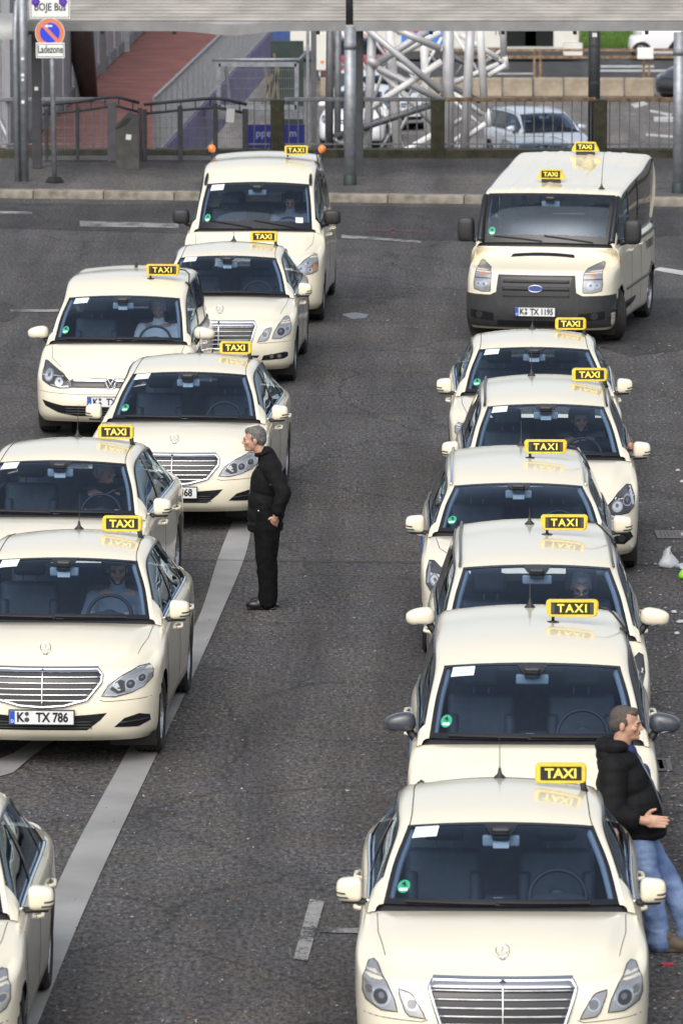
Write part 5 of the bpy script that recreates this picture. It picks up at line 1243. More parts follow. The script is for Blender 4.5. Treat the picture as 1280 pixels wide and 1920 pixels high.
rail_panel(X(832), X(1116), 'rust streaked railing panel in front of the silver car', RUST, extra=.26, step=.165); rail_panel(X(1133), X(1300), 'brown grey railing panel beyond the ivory minibus', RUST, extra=.24)
# ---- shelter roof on posts
def gal_post(px, py, rad, top, m, label, collar=True):
    p = gnd(px, py, .125); r = empty('shelter_post', (p.x, p.y, .125)); MB().tube([(0, 0, 0), (0, 0, top)], rad, 18).build('shaft', m, r, True)
    if collar: MB().lathe([(rad + .012, 0), (rad + .012, .16), (rad, .17)], (0, 0, 0), 'Z', 18).build('foot_collar', mat('tarred', (.02, .035, .035), .6), r, True); MB().tube([(0, 0, top * .86), (0, 0, top * .86 + .10)], rad + .01, 18).build('clamp', GALVD, r, True)
    return tag(r, label, 'post')
gal_post(656, 347, .098, 2.62, GALV, 'galvanised round post carrying the joint of the shelter roofs'); gal_post(1271, 362, .098, 2.62, GALV, 'galvanised round post carrying the shelter roof past the minibus')
gp = gal_post(45, 340, .085, 4.2, GALV, 'galvanised round post with stickers beside the gutter pipe', False)
for z, w in ((2.05, .05), (1.78, .05), (1.70, .04), (1.33, .05)): MB().box((0, -.086, z), (w, .004, w), Matrix.Rotation(R(random.Random(z).uniform(-30, 30)), 3, 'Y')).build('sticker', WHT, gp)
p = gnd(33, 341, .125); tag(MB().tube([(p.x, p.y, .125), (p.x - .02, p.y, 2.6), (p.x, p.y + .1, 3.1), (p.x + .3, p.y + .5, 3.4)], .045, 10).build('gutter_pipe', GALV, None, True), 'thin galvanised downpipe beside the sticker covered post', 'pipe')
p = gnd(70, 316, .125); dp = MB().box((0, 0, 1.6), (.16, .12, 3.2), None, .01).build('steel_post', DSTEEL, None, False, (p.x, p.y, .125)); tag(dp, 'dark steel box post behind the sign pole', 'post'); MB().box((0, -.062, 1.37), (.06, .004, .06), None).build('sticker', WHT, dp)
p = gnd(673, 330, .125); tag(MB().box((0, 0, 1.32), (.14, .1, 2.64), None, .01).build('steel_post', DSTEEL, None, False, (p.x, p.y, .125)), 'dark steel box post close behind the galvanised shelter post', 'post')
def shelter(x0, x1, dent, label):
    Y0 = 102.55; r = empty('shelter_roof', ((x0 + x1) / 2, Y0, 2.6)); w = x1 - x0; b = MB(); n = 40
    V = []; F = []
    for k in range(n + 1):
        x = -w / 2 + w * k / n; dz = -.075 * math.exp(-((x - dent) / .5) ** 2) if dent is not None else 0
        V += [(x, 0, .0 + dz), (x, -.02, .15 + dz * .5), (x, .05, .16), (x, .05, .0 + dz)]
    for k in range(n):
        for q in range(4): F.append((4 * k + q, 4 * k + (q + 1) % 4, 4 * k + 4 + (q + 1) % 4, 4 * k + 4 + q))
    F += [(3, 2, 1, 0), tuple(4 * n + i for i in range(4))]; mk('fascia', V, F, FASC, r)
    # corrugated decking, ribs along the length
    prof = []; y = .05; z = .17; k = 0
    for k in range(9):
        prof += [(y, z), (y + .03, z + .045), (y + .19, z + .060), (y + .21, z + .012)]; y += .25; z += .042
    V = []; F = []; m = len(prof)
    for xx in (-w / 2, w / 2): V += [(xx, a, c) for a, c in prof]
    F = [(i, i + 1, m + i + 1, m + i) for i in range(m - 1)]; V += [(xx, a, c - .06) for xx in (-w / 2, w / 2) for a, c in prof]; F += [(2 * m + i, 3 * m + i, 3 * m + i + 1, 2 * m + i + 1) for i in range(m - 1)]
    F += [(i, 2 * m + i, 2 * m + i + 1, i + 1) for i in range(m - 1)] + [(m + i, m + i + 1, 3 * m + i + 1, 3 * m + i) for i in range(m - 1)]
    mk('roof_deck', V, F, ROOFM, r)
    for q in range(int(w / 1.2) + 1): MB().box((-w / 2 + .1 + q * 1.2, 1.1, .14), (.06, 2.1, .06), Matrix.Rotation(R(9.5), 3, 'X')).build('rafter', DSTEEL, r)
    return tag(r, label, 'shelter roof')
X2 = lambda px: at(px, 50, 102.55).x
shelter(X2(46), X2(648), X2(432) - (X2(46) + X2(648)) / 2, 'beige corrugated shelter roof with a bent grey fascia over the gate'); shelter(X2(662), X2(1400), None, 'beige corrugated shelter roof with straight grey fascia past the joint')
# curved end of the neighbouring roof, top corner
c = at(20, 60, 104.5); tag(MB().lathe([(.42, -.3), (.42, .3)], (c.x, 104.5, c.z - .1), 'X', 16, .5).build('gutter_hood', FASC, None, True), 'rounded grey sheet metal hood beside the gutter pipe', 'hood')
# ---- sign pole
p = gnd(103, 343, .125); sp_ = empty('sign_pole', (p.x, p.y, .125)); lean = -.05
MB().tube([(0, 0, 0), (lean, 0, 3.6)], .042, 14).build('pole', GALV, sp_, True); MB().lathe([(.15, 0), (.15, .03), (.10, .10), (.05, .11)], (0, 0, 0), 'Z', 4).build('foot', mat('black_foot', (.014, .014, .014), .7), sp_)
yq = -.06
def zz(py): return at(98, py, p.y).z - .125
rs = MB().lathe([(.001, 0), (.243, 0), (.243, .01)], (lean - .01, yq, zz(61)), 'Y', 40).build('round_sign', mat('sign_red', (.66, .20, .10), .5), sp_)
MB().lathe([(.237, -.004), (.245, -.004), (.245, .012)], (lean - .01, yq, zz(61)), 'Y', 40).build('sign_rim', WHT, rs)
for sg in (1, -1):
    pts = [(.165 * math.cos(R(a)), .165 * math.sin(R(a))) for a in range(-82 + 45, 83 + 45, 8)] if sg > 0 else [(.165 * math.cos(R(a)), .165 * math.sin(R(a))) for a in range(98 + 45, 263 + 45, 8)]
    b = MB(); b.prism_xz([(lean - .01 + q[0], zz(61) + q[1]) for q in pts], yq - .004, yq - .001); b.build('blue_field', mat('sign_blue', (.02, .05, .62), .5), rs)
b = MB(); b.prism_xz([(lean - .10, zz(61) + .112), (lean - .05, zz(61) + .15), (lean - .05, zz(61) + .126), (lean + .03, zz(61) + .126), (lean + .03, zz(61) + .10), (lean - .05, zz(61) + .10), (lean - .05, zz(61) + .075)], yq - .008, yq - .005); b.build('arrow', WHT, rs)
def plate_sign(z, w, h, txt, size, dz=0, sx=1.0):
    o = MB().box((lean - .005, yq, z), (w, .012, h), None, .004).build('plate', WHT, sp_); b = MB(); t = .008
    for bx in ((0, h / 2 - .025, w - .03, t), (0, -h / 2 + .025, w - .03, t), (-w / 2 + .02, 0, t, h - .04), (w / 2 - .02, 0, t, h - .04)): b.box((lean - .005 + bx[0], yq - .008, z + bx[1]), (bx[2], .002, bx[3]))
    b.build('plate_border', SBLK, o); text_part(txt, size, (lean - .005, yq - .0085, z + dz), SBLK, o, .0008, .0035, sx); return o
plate_sign(zz(94), .475, .255, 'Ladezone', .175, .012, .62); tp = plate_sign(zz(2), .665, .575, 'BOJE Bus', .175, -.10, .78)
for q in (-.24, .21):
    b = MB()
    for k in range(7): a = 2 * math.pi * k / 7; b.lathe([(.001, 0), (.03, 0)], (lean + q + .045 * math.cos(a), yq - .009, zz(2) - .01 + .045 * math.sin(a)), 'Y', 10)
    b.lathe([(.001, 0), (.035, 0)], (lean + q, yq - .0095, zz(2) - .01), 'Y', 12); b.build('flower_mark', mat('flower_purple', (.12, .05, .45), .5), tp)
tag(sp_, 'grey pole with no stopping disc, Ladezone plate and BOJE Bus plate', 'sign')
# ---- litter bin
p = gnd(240, 316, .125); bn = empty('litter_bin', (p.x, p.y, .125)); w = .20
V = [(-w, -.15, 0), (w, -.15, 0), (w, .15, 0), (-w, .15, 0), (-w, -.15, .70), (w, -.15, .86), (w, .15, .90), (-w, .15, .74), (.02, .15, .96), (.02, -.15, .90)]
mk('casing', V, [(0, 1, 5, 9, 4), (1, 2, 6, 5), (2, 3, 7, 8, 6), (3, 0, 4, 7), (4, 9, 8, 7), (9, 5, 6, 8), (3, 2, 1, 0)], BINM, bn)
b = MB(); b.prism_xz([(-.15, .70), (.03, .80), (.04, .86), (-.01, .875), (-.10, .80)], -.157, -.152); b.build('opening', SBLK, bn); MB().box((.02, -.154, .55), (.09, .004, .09), Matrix.Rotation(R(8), 3, 'Y')).build('sticker', WHT, bn); MB().tube([(-.2, -.155, .70), (.0, -.155, .78), (.06, -.155, .87)], .012, 6).build('rim', DSTEEL, bn, True)
tag(bn, 'brown grey metal litter bin with slanted top beside the gate', 'bin')
# ---- gate of two arched leaves
def gate_leaf(pts, posts, label, lock=False):
    Yg = 106.1; P = [at(a, c, Yg) for a, c in pts]; x0, x1 = P[0].x, P[-1].x; r = empty('gate_leaf', ((x0 + x1) / 2, Yg, .125)); ox = (x0 + x1) / 2
    L = lambda v: (v.x - ox, 0, v.z - .125)
    sm_ = [L(v) for v in P]; MB().tube(sm_, .028, 8).build('top_tube', DSTEEL, r, True); low = [(q[0], 0, q[2] - .16) for q in sm_]; MB().tube(low, .026, 6).build('second_rail', DSTEEL, r, True)
    def ztop(x):
        for q, w_ in zip(sm_[:-1], sm_[1:]):
            if q[0] <= x <= w_[0] + 1e-6: return q[2] + (w_[2] - q[2]) * (x - q[0]) / max(w_[0] - q[0], 1e-6)
        return sm_[-1][2]
    for px, wd in posts:
        x = at(px, 250, Yg).x - ox; MB().box((x, 0, (ztop(x) - .08) / 2), (wd, .07, ztop(x) - .08), None, .008).build('gate_post', DSTEEL if wd < .12 else RSTEEL, r)
    for k in range(7):
        x = sm_[0][0] + (sm_[-1][0] - sm_[0][0]) * (k + .5) / 7; MB().tube([(x, 0, ztop(x) - .15), (x, 0, ztop(x) - .02)], .012, 6).build('spacer', DSTEEL, r)
    MB().box(((sm_[0][0] + sm_[-1][0]) / 2, 0, .06), (sm_[-1][0] - sm_[0][0], .06, .07)).build('bottom_rail', RSTEEL, r)
    b = MB(); n = int((x1 - x0) / .04)
    for k in range(n): x = sm_[0][0] + (sm_[-1][0] - sm_[0][0]) * (k + .5) / n; b.box((x, .01, (ztop(x) - .1) / 2), (.0045, .0045, ztop(x) - .2))
    for z in (.22, .40, .58, .76): b.box(((sm_[0][0] + sm_[-1][0]) / 2, .01, z), (x1 - x0, .007, .007))
    tag(b.build('mesh_infill', GALVD, r), kind='stuff')
    if lock: MB().box((at(432, 225, Yg).x - ox, -.06, .80), (.14, .01, .24), Matrix.Rotation(R(4), 3, 'Y')).build('notice', WHT, r)
    return tag(r, label, 'gate', 'gate leaves before the red walkway')
gate_leaf([(80, 197), (150, 190), (205, 182), (222, 182), (262, 193)], [(88, .06), (146, .06), (210, .15), (263, .08)], 'dark steel gate leaf with arched top beside the litter bin'); gate_leaf([(270, 196), (330, 190), (400, 184), (425, 187), (463, 196)], [(272, .07), (338, .08), (404, .08), (460, .10)], 'dark steel gate leaf with arched top and white notice', True)
# ---- red footbridge with fence, purple girder and cladding
BR0, BR1 = Vector((-3.27, 106.95, 0)), Vector((-1.30, 150, 0)); BL0, BL1 = Vector((-5.75, 106.95, 0)), Vector((-4.35, 150, 0))
b = MB(); b.prism([(BL0.x, BL0.y), (BR0.x, BR0.y), (BR1.x, BR1.y), (BL1.x, BL1.y)], -.28, .10); tag(b.build('footbridge_deck', REDP_), kind='structure')
gd = empty('bridge_girder', ((BR0 + BR1) / 2)); n = 17; d = (BR1 - BR0)
for k in range(n):
    a, c = BR0 + d * (k / n), BR0 + d * ((k + 1) / n - .004); q = MB(); o = (BR0 + BR1) / 2; V = []
    for v in (a, c):
        for dx, z in ((.02, .14), (.06, .14), (.06, -.72), (.02, -.72)): V.append((v.x + dx - o.x, v.y - o.y, z))
    q.add(V, [(0, 1, 2, 3), (7, 6, 5, 4), (0, 4, 5, 1), (1, 5, 6, 2), (2, 6, 7, 3), (3, 7, 4, 0)]); q.build('girder_panel', PURP if k < 14 else mat('bright_blue_panel', (.06, .16, .62), .45), gd)
tag(gd, 'purple and blue panelled girder along the red footbridge', 'girder')
fn = empty('bridge_fence', ((BR0 + BR1) / 2)); o = (BR0 + BR1) / 2; hgt = 1.16; ang = math.atan2(d.x, d.y); ln = d.length
def onb(t, z, off=0): v = BR0 + d * t - o; return (v.x + off, v.y, z)
MB().tube([onb(0, hgt), onb(1, hgt)], .03, 8).build('handrail', GALV, fn, True); MB().tube([onb(0, .16), onb(1, .16)], .022, 6).build('bottom_rail', GALV, fn)
me = None
for k in range(32):
    q = onb(k / 31, 0)
    if me is None: w_ = MB().box((0, 0, .6), (.03, .07, 1.2)).build('fence_post', GALV, fn); me = w_.data
    else: w_ = link(bpy.data.objects.new('fence_post', me), fn)
    w_.location = q
b = MB()
for k in range(560): q = onb((k + .5) / 560, 0); b.box((q[0], q[1], .64), (.005, .022, .94))
tag(b.build('mesh_infill', GALV, fn), kind='stuff'); tag(fn, 'galvanised mesh fence along the red footbridge', 'fence')
wl = empty('clad_wall', ((BL0 + BL1) / 2)); o2 = (BL0 + BL1) / 2; d2 = BL1 - BL0; n = 18
for k in range(n):
    a, c = BL0 + d2 * (k / n) - o2, BL0 + d2 * ((k + 1) / n - .006) - o2; q = MB(); V = []
    for v in (a, c):
        for dx, z in ((-.10, .12), (-.02, .12), (-.02, 3.4), (-.10, 3.4)): V.append((v.x + dx, v.y, z))
    q.add(V, [(0, 1, 2, 3), (7, 6, 5, 4), (0, 4, 5, 1), (1, 5, 6, 2), (2, 6, 7, 3), (3, 7, 4, 0)]); q.build('wall_panel', CLAD, wl)
    if k in (3, 6, 9, 12, 15): v = BL0 + d2 * (k / n) - o2; MB().box((v.x + .07, v.y, 1.75), (.14, .14, 3.3)).build('wall_post', RSTEEL if k % 2 else GALV, wl)
    MB().box(((a.x + c.x) / 2 + .0, (a.y + c.y) / 2, .24), (.10, (c - a).length, .22), Matrix.Rotation(-math.atan2(d2.x, d2.y), 3, 'Z')).build('skirting', GALVD, wl)
v = BL0 + d2 * .62 - o2; MB().box((v.x + .03, v.y, 1.55), (.03, .9, 1.2)).build('poster', mat('poster_cream', (.62, .56, .40), .6), wl)
tag(wl, 'grey metal clad wall along the red footbridge', 'wall')
a, c = at(168, 186, 121), at(146, 40, 121); tag(MB().tube([(c.x, 121, c.z + .6), (c.x, 121, c.z), (a.x, 121, .1)], [.30, .30, .17], 18).build('leaning_column', BROWNC, None, True), 'dark brown tapered column leaning over the red footbridge', 'column')
p0, p1 = at(2, 30, 112), at(28, 190, 112); cb = empty('clad_kiosk', ((p0.x + p1.x) / 2, 112, 0)); 
for k in range(4): MB().box(((k - 1.5) * .20 - .12, 0, 1.1), (.192, .06, 4.4), None, .01).build('cladding_sheet', CLAD, cb)
tag(cb, 'grey ribbed metal cladding behind the gutter post', 'wall')
# steel braces left of the walkway
for (a0, a1, lab) in (((0, 225), (34, 300), 'pale diagonal steel brace leaning below the grey cladding'), ((-12, 262), (20, 318), 'lower pale diagonal steel brace near the deck edge')):
    q0, q1 = at(*a0, 108.6), at(*a1, 108.6); tag(MB().tube([q0, q1], .055, 10).build('steel_brace', GALV, None, True), lab, 'brace')
# ---- stair landing with cage and banner
YL = 118.5; x0, x1 = at(410, 190, YL).x, at(556, 190, YL).x; lg = empty('stair_landing', ((x0 + x1) / 2, YL, 0)); w = x1 - x0
MB().box((0, .5, .0), (w + .25, 1.2, .16)).build('grating', GALVD, lg)
for xx in (-w / 2, w / 2): MB().box((xx, 0, .50), (.08, .06, .98)).build('cage_post', GALV, lg)
for z in (.14, .97): MB().box((0, 0, z), (w, .06, .09)).build('cage_rail', GALV, lg)
MB().tube([(-w / 2 - .12, 0, 1.06), (w / 2 + .05, 0, 1.06), (w / 2 + .18, .3, 1.18)], .032, 8).build('handrail', GALV, lg, True)
b = MB()
for k in range(34): b.box((-w / 2 + w * (k + .5) / 34, .01, .55), (.006, .006, .86))
for z in (.3, .5, .7, .86): b.box((0, .012, z), (w, .007, .007))
tag(b.build('mesh_infill', GALVD, lg), kind='stuff')
MB().box((w / 2 + .22, .6, .45), (.05, 1.3, .95)).build('side_panel', GALV, lg); MB().tube([(-w / 2 + .22, .3, .05), (-w / 2 + .12, .35, 1.0)], .035, 8).build('prop', GALV, lg)
tag(lg, 'galvanised stair landing with mesh cage and handrail', 'landing')
q0, q1 = at(462, 234, 117), at(571, 275, 117); bn_ = MB().box((0, 0, 0), (q1.x - q0.x, .06, q0.z - q1.z + .35)).build('banner', BLUEP, None, False, ((q0.x + q1.x) / 2, 117, (q0.z + q1.z) / 2 - .17)); tag(bn_, 'dark blue banner with pale lettering below the landing', 'banner')
LTR = mat('banner_letter', (.16, .18, .30), .6); zt_ = (q0.z + q1.z) / 2; cx = (q0.x + q1.x) / 2
text_part('ppe', .20, (at(494, 250, 117).x - cx, -.034, at(494, 250, 117).z - (zt_ - .17)), LTR, bn_, .001, .004); text_part('m', .20, (at(549, 250, 117).x - cx, -.034, at(549, 250, 117).z - (zt_ - .17)), LTR, bn_, .001, .004)
for px, pw, m_, lab in ((588, .10, RSTEEL, 'grey steel post at the landing corner'), (577, .06, GALV, 'slim galvanised post at the landing corner')): q = at(px, 200, 113); tag(MB().box((0, 0, 0), (pw, .08, 9), None, .01).build('steel_post', m_, None, False, (q.x, 113, 0.3)), lab, 'post')
q = at(538, 130, 130); tag(MB().box((0, 0, 0), (.7, .2, 2.4)).build('stair_back_panel', mat('dark_green_panel', (.022, .04, .034), .6, nz=.3, nscale=3), None, False, (q.x, 130, q.z - .6)), 'dark green panel behind the stair cage', 'panel')
for k, (px, py, hh) in enumerate(((503, 170, 1.3), (512, 175, 1.1), (520, 168, 1.5), (497, 178, .9))): q = at(px, py, 127); tag(MB().box((0, 0, 0), (.05, .05, hh), Matrix.Rotation(R((-8, 12, -5, 20)[k]), 3, 'Y')).build('timber_prop', mat('timber', (.17, .14, .09), .8), None, False, (q.x, 127, q.z)), 'pale timber prop leaning behind the stair cage', 'timber', 'timber props behind the stair cage')
# ---- white tube frame (three bays deep)
tf = empty('tube_frame', (1.3, 112, 0)); YA, YB, YC = 110.6, 112.2, 114.0
def tube(p, q, r, m, name='strut', Y=None):
    a, c = at(p[0], p[1], Y[0]), at(q[0], q[1], Y[1] if len(Y) > 1 else Y[0]); o = Vector((1.3, 112, 0)); MB().tube([a - o, c - o], r * .84, 14).build(name, m, tf, True)
# columns
for p, q, r, m, Y in (((724, -40), (748, 330), .105, WSTEEL, (YB,)), ((788, -40), (806, 330), .09, WSTEEL, (YC,)), ((840, -40), (840, 330), .125, TSTEEL, (YA,)), ((886, -40), (868, 330), .105, TSTEEL, (YA,)), ((894, -40), (908, 208), .085, WSTEEL, (YA,)),
                      ((940, -40), (944, 105), .075, WSTEEL, (YB,)), ((944, 98), (949, 130), .065, WSTEEL, (YB,)), ((912, 205), (917, 238), .06, WSTEEL, (YA,)), ((702, -40), (686, 330), .10, TSTEEL, (YA,)), ((620, -40), (616, 330), .09, RSTEEL, (YA + .3,)), ((634, -40), (632, 330), .075, GALVD, (YA + .3,))): tube(p, q, r, m, 'column', Y)
for p, q, r, m, Y in (((672, 40), (826, 172), .075, TSTEEL, (YA - .2,)), ((728, 48), (826, 92), .08, TSTEEL, (YA - .1,)), ((708, 118), (800, 58), .085, TSTEEL, (YB - .3,)), ((712, 122), (826, 60), .07, WSTEEL, (YB,)), ((742, 118), (826, 165), .06, TSTEEL, (YC,)), ((708, 127), (826, 188), .075, TSTEEL, (YB - .3,)),
                      ((708, 128), (812, 232), .07, WSTEEL, (YB - .2,)), ((684, 209), (828, 115), .075, WSTEEL, (YA,)), ((630, 256), (828, 190), .075, RSTEEL, (YA - .1,)), ((630, 258), (722, 308), .075, WSTEEL, (YA,)), ((720, 306), (812, 253), .075, WSTEEL, (YA,)), ((782, 302), (830, 285), .075, WSTEEL, (YB,)), ((850, 165), (900, 190), .06, RSTEEL, (YB,)),
                      ((850, 175), (905, 215), .06, WSTEEL, (YB,)), ((850, 155), (935, 120), .06, WSTEEL, (YB,)), ((862, 65), (935, 110), .06, WSTEEL, (YB,)), ((912, 100), (945, 118), .05, WSTEEL, (YC,)), ((908, 118), (946, 90), .05, TSTEEL, (YC,)), ((915, 142), (948, 122), .06, WSTEEL, (YA,)), ((878, 255), (910, 232), .06, WSTEEL, (YA,)), ((846, 268), (872, 250), .06, WSTEEL, (YB,)),
                      ((846, 235), (880, 215), .06, TSTEEL, (YC,)), ((846, 262), (872, 285), .06, WSTEEL, (YC,)), ((850, 105), (880, 125), .06, RSTEEL, (YC,)), ((708, 124), (690, 110), .09, TSTEEL, (YA - .1,))): tube(p, q, r, m, 'strut', Y)
for k, (p, q) in enumerate((((640, 60), (700, 150)), ((690, 60), (740, 130)), ((740, 60), (700, 190)), ((770, 60), (828, 130)), ((828, 70), (760, 190)), ((760, 120), (826, 250)), ((712, 200), (770, 300)), ((770, 190), (700, 300)), ((850, 60), (905, 150)), ((905, 60), (855, 140)), ((852, 190), (905, 240)), ((660, 120), (720, 230)), ((812, 120), (742, 260)))):
    tube(p, q, .036, (WSTEEL, TSTEEL)[k % 2], 'thin_strut', (YC + .6,))
tag(tf, 'white and silver steel tube frame with crossing struts behind the railing', 'steel frame')
# dark lamp post in front of the silver car
p = at(1112, 300, 107.4); lp_ = empty('lamp_post', (p.x, 107.35, .0)); MB().tube([(0, 0, -.3), (0, 0, 3.6)], .105, 18).build('shaft', DSTEEL, lp_, True)
for z in (1.38, 1.62, 2.02): MB().lathe([(.108, z), (.108, z + .05)], (0, 0, 0), 'Z', 18).build('tape_band', GREYPL, lp_, True)
MB().box((0, -.107, 2.24), (.08, .004, .07)).build('sticker', WHT, lp_); tag(lp_, 'dark steel lamp post at the railing before the silver car', 'lamp post')
# ---- lower street: barrier blocks, guard rail, lines, verge
def lo(px, py): return gnd(px, py, LOW)
y_b = lo(1000, 181).y; xs = at(600, 170, y_b).x; k = 0; rnd = random.Random(2); bm_ = None
while xs < at(1225, 170, y_b).x:
    if bm_ is None: o = MB().box((0, 0, .27), (.86, .4, .54), None, .03).build('barrier_block', CONC, None, False); bm_ = o.data
    else: o = link(bpy.data.objects.new('barrier_block', bm_))
    o.location = (xs + .43, y_b + .2 + rnd.uniform(-.05, .05), LOW); o.rotation_euler = (0, 0, R(rnd.uniform(-2, 2))); xs += .90 if k != 14 else 1.0; k += 1
    tag(o, 'tan concrete barrier block in the row along the lower road', 'barrier', 'concrete barrier blocks along the lower road')
y_g = lo(1005, 150).y; gr = empty('guard_rail', (at(1100, 100, y_g).x, y_g, LOW)); gx = at(1100, 100, y_g).x
for py in (94, 107): q0, q1 = at(850, py, y_g), at(1400, py, y_g); MB().box(((q0.x + q1.x) / 2 - gx, 0, q0.z - LOW), (q1.x - q0.x, .06, .075)).build('rail', RUST, gr)
for px in (1001, 1012, 1206, 1216, 1330): q = at(px, 120, y_g); MB().box((q.x - gx, .02, .47), (.075, .08, .95)).build('rail_post', RUST, gr)
tag(gr, 'rusty two bar guard rail along the lower road', 'guard rail')
q = at(1209, 100, y_g - .15); o = MB().box((0, 0, 0), (.50, .05, .36), None, .03).build('blank_sign', WHT, None, False, (q.x, y_g - .15, q.z)); tag(o, 'small blank white board fixed on the rusty guard rail', 'sign')
road = sheet('carriageway', [(-200, y_g + 1.2), (200, y_g + 1.2), (200, lo(640, 98).y), (-200, lo(640, 98).y)], LOW + .004, ASPH4, kind='structure')
def lstroke(px, m=LINEB): o = sheet('painted_line', [lo(*p)[:2] for p in px], LOW + .008, m, kind='structure')
lstroke([(1125, 127), (1225, 127), (1225, 123), (1125, 123)]); lstroke([(1120, 135), (1265, 135), (1265, 131), (1120, 131)]); lstroke([(925, 140), (1000, 140), (1000, 137), (925, 137)]); lstroke([(1180, 196), (1205, 190), (1215, 196), (1190, 203)]); lstroke([(1218, 206), (1260, 214), (1255, 219), (1216, 210)]); lstroke([(1225, 229), (1262, 229), (1262, 219), (1225, 219)]); lstroke([(1210, 255), (1300, 262), (1300, 258), (1210, 251)])
b = MB(); yv = lo(640, 98).y; b.box((0, yv + .15, LOW + .06), (400, .3, .14)); tag(b.build('verge_kerb', mat('verge_kerb', (.09, .075, .055), .9, nz=.2, nscale=3)), kind='structure')
sheet('grass_verge', [(-200, yv + .3), (200, yv + .3), (200, yv + 60), (-200, yv + 60)], LOW + .10, GRASS, kind='structure')
rnd = random.Random(8); V = []; F = []
for k in range(9000):
    x = rnd.uniform(at(1020, 60, yv).x, at(1400, 60, yv).x); y = yv + .35 + rnd.random() ** 1.5 * 16; h = rnd.uniform(.06, .13); a = rnd.uniform(0, 3.14); w = .02; i = len(V); V += [(x - w * math.cos(a), y - w * math.sin(a), LOW + .10), (x + w * math.cos(a), y + w * math.sin(a), LOW + .10), (x + rnd.uniform(-.05, .05), y + rnd.uniform(-.05, .05), LOW + .1 + h)]; F.append((i, i + 1, i + 2))
tag(mk('grass', V, F, GRASS), 'short green grass on the verge beyond the lower road', 'grass', kind='stuff')
b = MB(); b.box((at(770, 250, 121).x, 121, LOW + 1.6), (1.1, .8, 3.2), None, .04); tag(b.build('concrete_pier', MOSS), 'mossy concrete pier below the white tube frame', 'pier')
# ---- bus on the lower road
yb = lo(1000, 116).y; s_ = 11500 / (yb * math.cos(TH) + 13 * math.sin(TH)); xr = at(1086, 110, yb).x; bl = 9.5; bs = empty('city_bus', (xr - bl / 2, yb + 1.25, LOW))
BUSW = mat('bus_white', (.66, .65, .60), .35, coat=.5, nz=.05, nscale=2); hx = bl / 2
b = MB(); b.box((0, 0, 1.65), (bl, 2.5, 2.7), None, .18); b.build('body', BUSW, bs, False)
for k in range(6): MB().box((-hx + 1.0 + k * 1.15, -1.252, 1.75), (1.05, .02, 1.15), None, .01).build('side_window', mat('bus_glass', (.015, .018, .02), .12), bs)
for xx in (hx - 1.55, hx - .95): MB().box((xx - .35, -1.255, 1.62), (1.02 if xx < hx - 1.2 else .0001 + .92, .02, 2.25), None, .01).build('door', mat('bus_door', (.013, .015, .016), .15), bs)
MB().box((hx - .30, -1.254, 1.95), (.42, .02, .95), None, .01).build('side_window', mat('bus_glass', (.015, .018, .02), .12), bs)
for xx in (hx - 1.95, hx - .95):
    MB().tube([(xx + .3 * math.cos(R(a)), -1.27, 1.72 + .28 * math.sin(R(a))) for a in range(20, 131, 15)], .018, 6).build('door_handle', mat('bus_green', (.03, .35, .12), .5), bs, True)
MB().box((hx - 4.9, -1.254, 1.0), (1.6, .02, .9)).build('advert_panel', mat('advert_blue', (.03, .20, .72), .5), bs); MB().box((hx - 5.4, -1.258, 1.1), (.9, .02, .35), Matrix.Rotation(R(-8), 3, 'Y')).build('advert_stripe', mat('advert_red', (.55, .03, .05), .5), bs)
text_part('TEUK', .28, (hx - 2.45, -1.256, .95), SBLK, bs, .001, .003, .9, 0, 'graffiti')
MB().box((0, -1.1, .22), (bl - .3, .3, .26)).build('skirt', GREYPL, bs); MB().box((hx - .22, -1.257, .42), (.62, .03, .42), None, .05).build('bumper_corner', BUSW, bs)
for xx in (-hx + 2.2, hx - 2.75): w_ = MB().lathe([(.02, -1.24), (.3, -1.24), (.47, -1.22), (.48, -.95)], (xx, 0, .48), 'Y', 24).build('wheel', RUBBER, bs, True)
tag(bs, 'cream white city bus with dark doors on the lower road', 'bus')
q = at(604, 95, 178); o = MB().box((0, 0, 0), (.34, .7, 1.1), None, .03).build('delivery_box', BUSW, None, False, (q.x, 178, q.z)); MB().box((0, -.36, -.3), (.09, .02, .07)).build('marker_lamp', AMBER, o); tag(o, 'white vehicle box corner with orange marker lamp', 'box body')
# ---- litter
rnd = random.Random(11); V = []; F = []; V2 = []; F2 = []
def bit(V, F, x, y, s):
    i = len(V); n = 5; a0 = rnd.uniform(0, 6); st = rnd.uniform(.4, 1)
    for k in range(n): a = a0 + 2 * math.pi * k / n; r_ = s * rnd.uniform(.5, 1); V.append((x + r_ * math.cos(a), y + r_ * math.sin(a) * st, .006 + rnd.uniform(0, .012)))
    F.append(tuple(range(i, i + n)))
for k in range(1500):
    px, py = rnd.uniform(-20, 1300), 420 + 1520 * rnd.random(); p = gnd(px, py); bit(V, F, p.x, p.y, rnd.choice((.006, .008, .010, .014)) if rnd.random() < .95 else .025)
for k in range(700):
    px = rnd.gauss(1262, 50); py = rnd.uniform(640, 1920); p = gnd(px, py); bit(V, F, p.x, p.y, rnd.choice((.007, .01, .014, .02)))
for k in range(260):
    px, py = rnd.uniform(-20, 1300), 420 + 1520 * rnd.random(); p = gnd(px, py); bit(V2, F2, p.x, p.y, rnd.choice((.010, .014, .02)))
tag(mk('litter', V, F, mat('pale_litter', (.33, .32, .30), .8)), 'pale scraps and cigarette ends strewn over the asphalt', 'litter', kind='stuff'); tag(mk('fallen_leaves', V2, F2, mat('leaf_brown', (.22, .10, .03), .8)), 'small brown leaves strewn over the asphalt', 'leaves', kind='stuff')
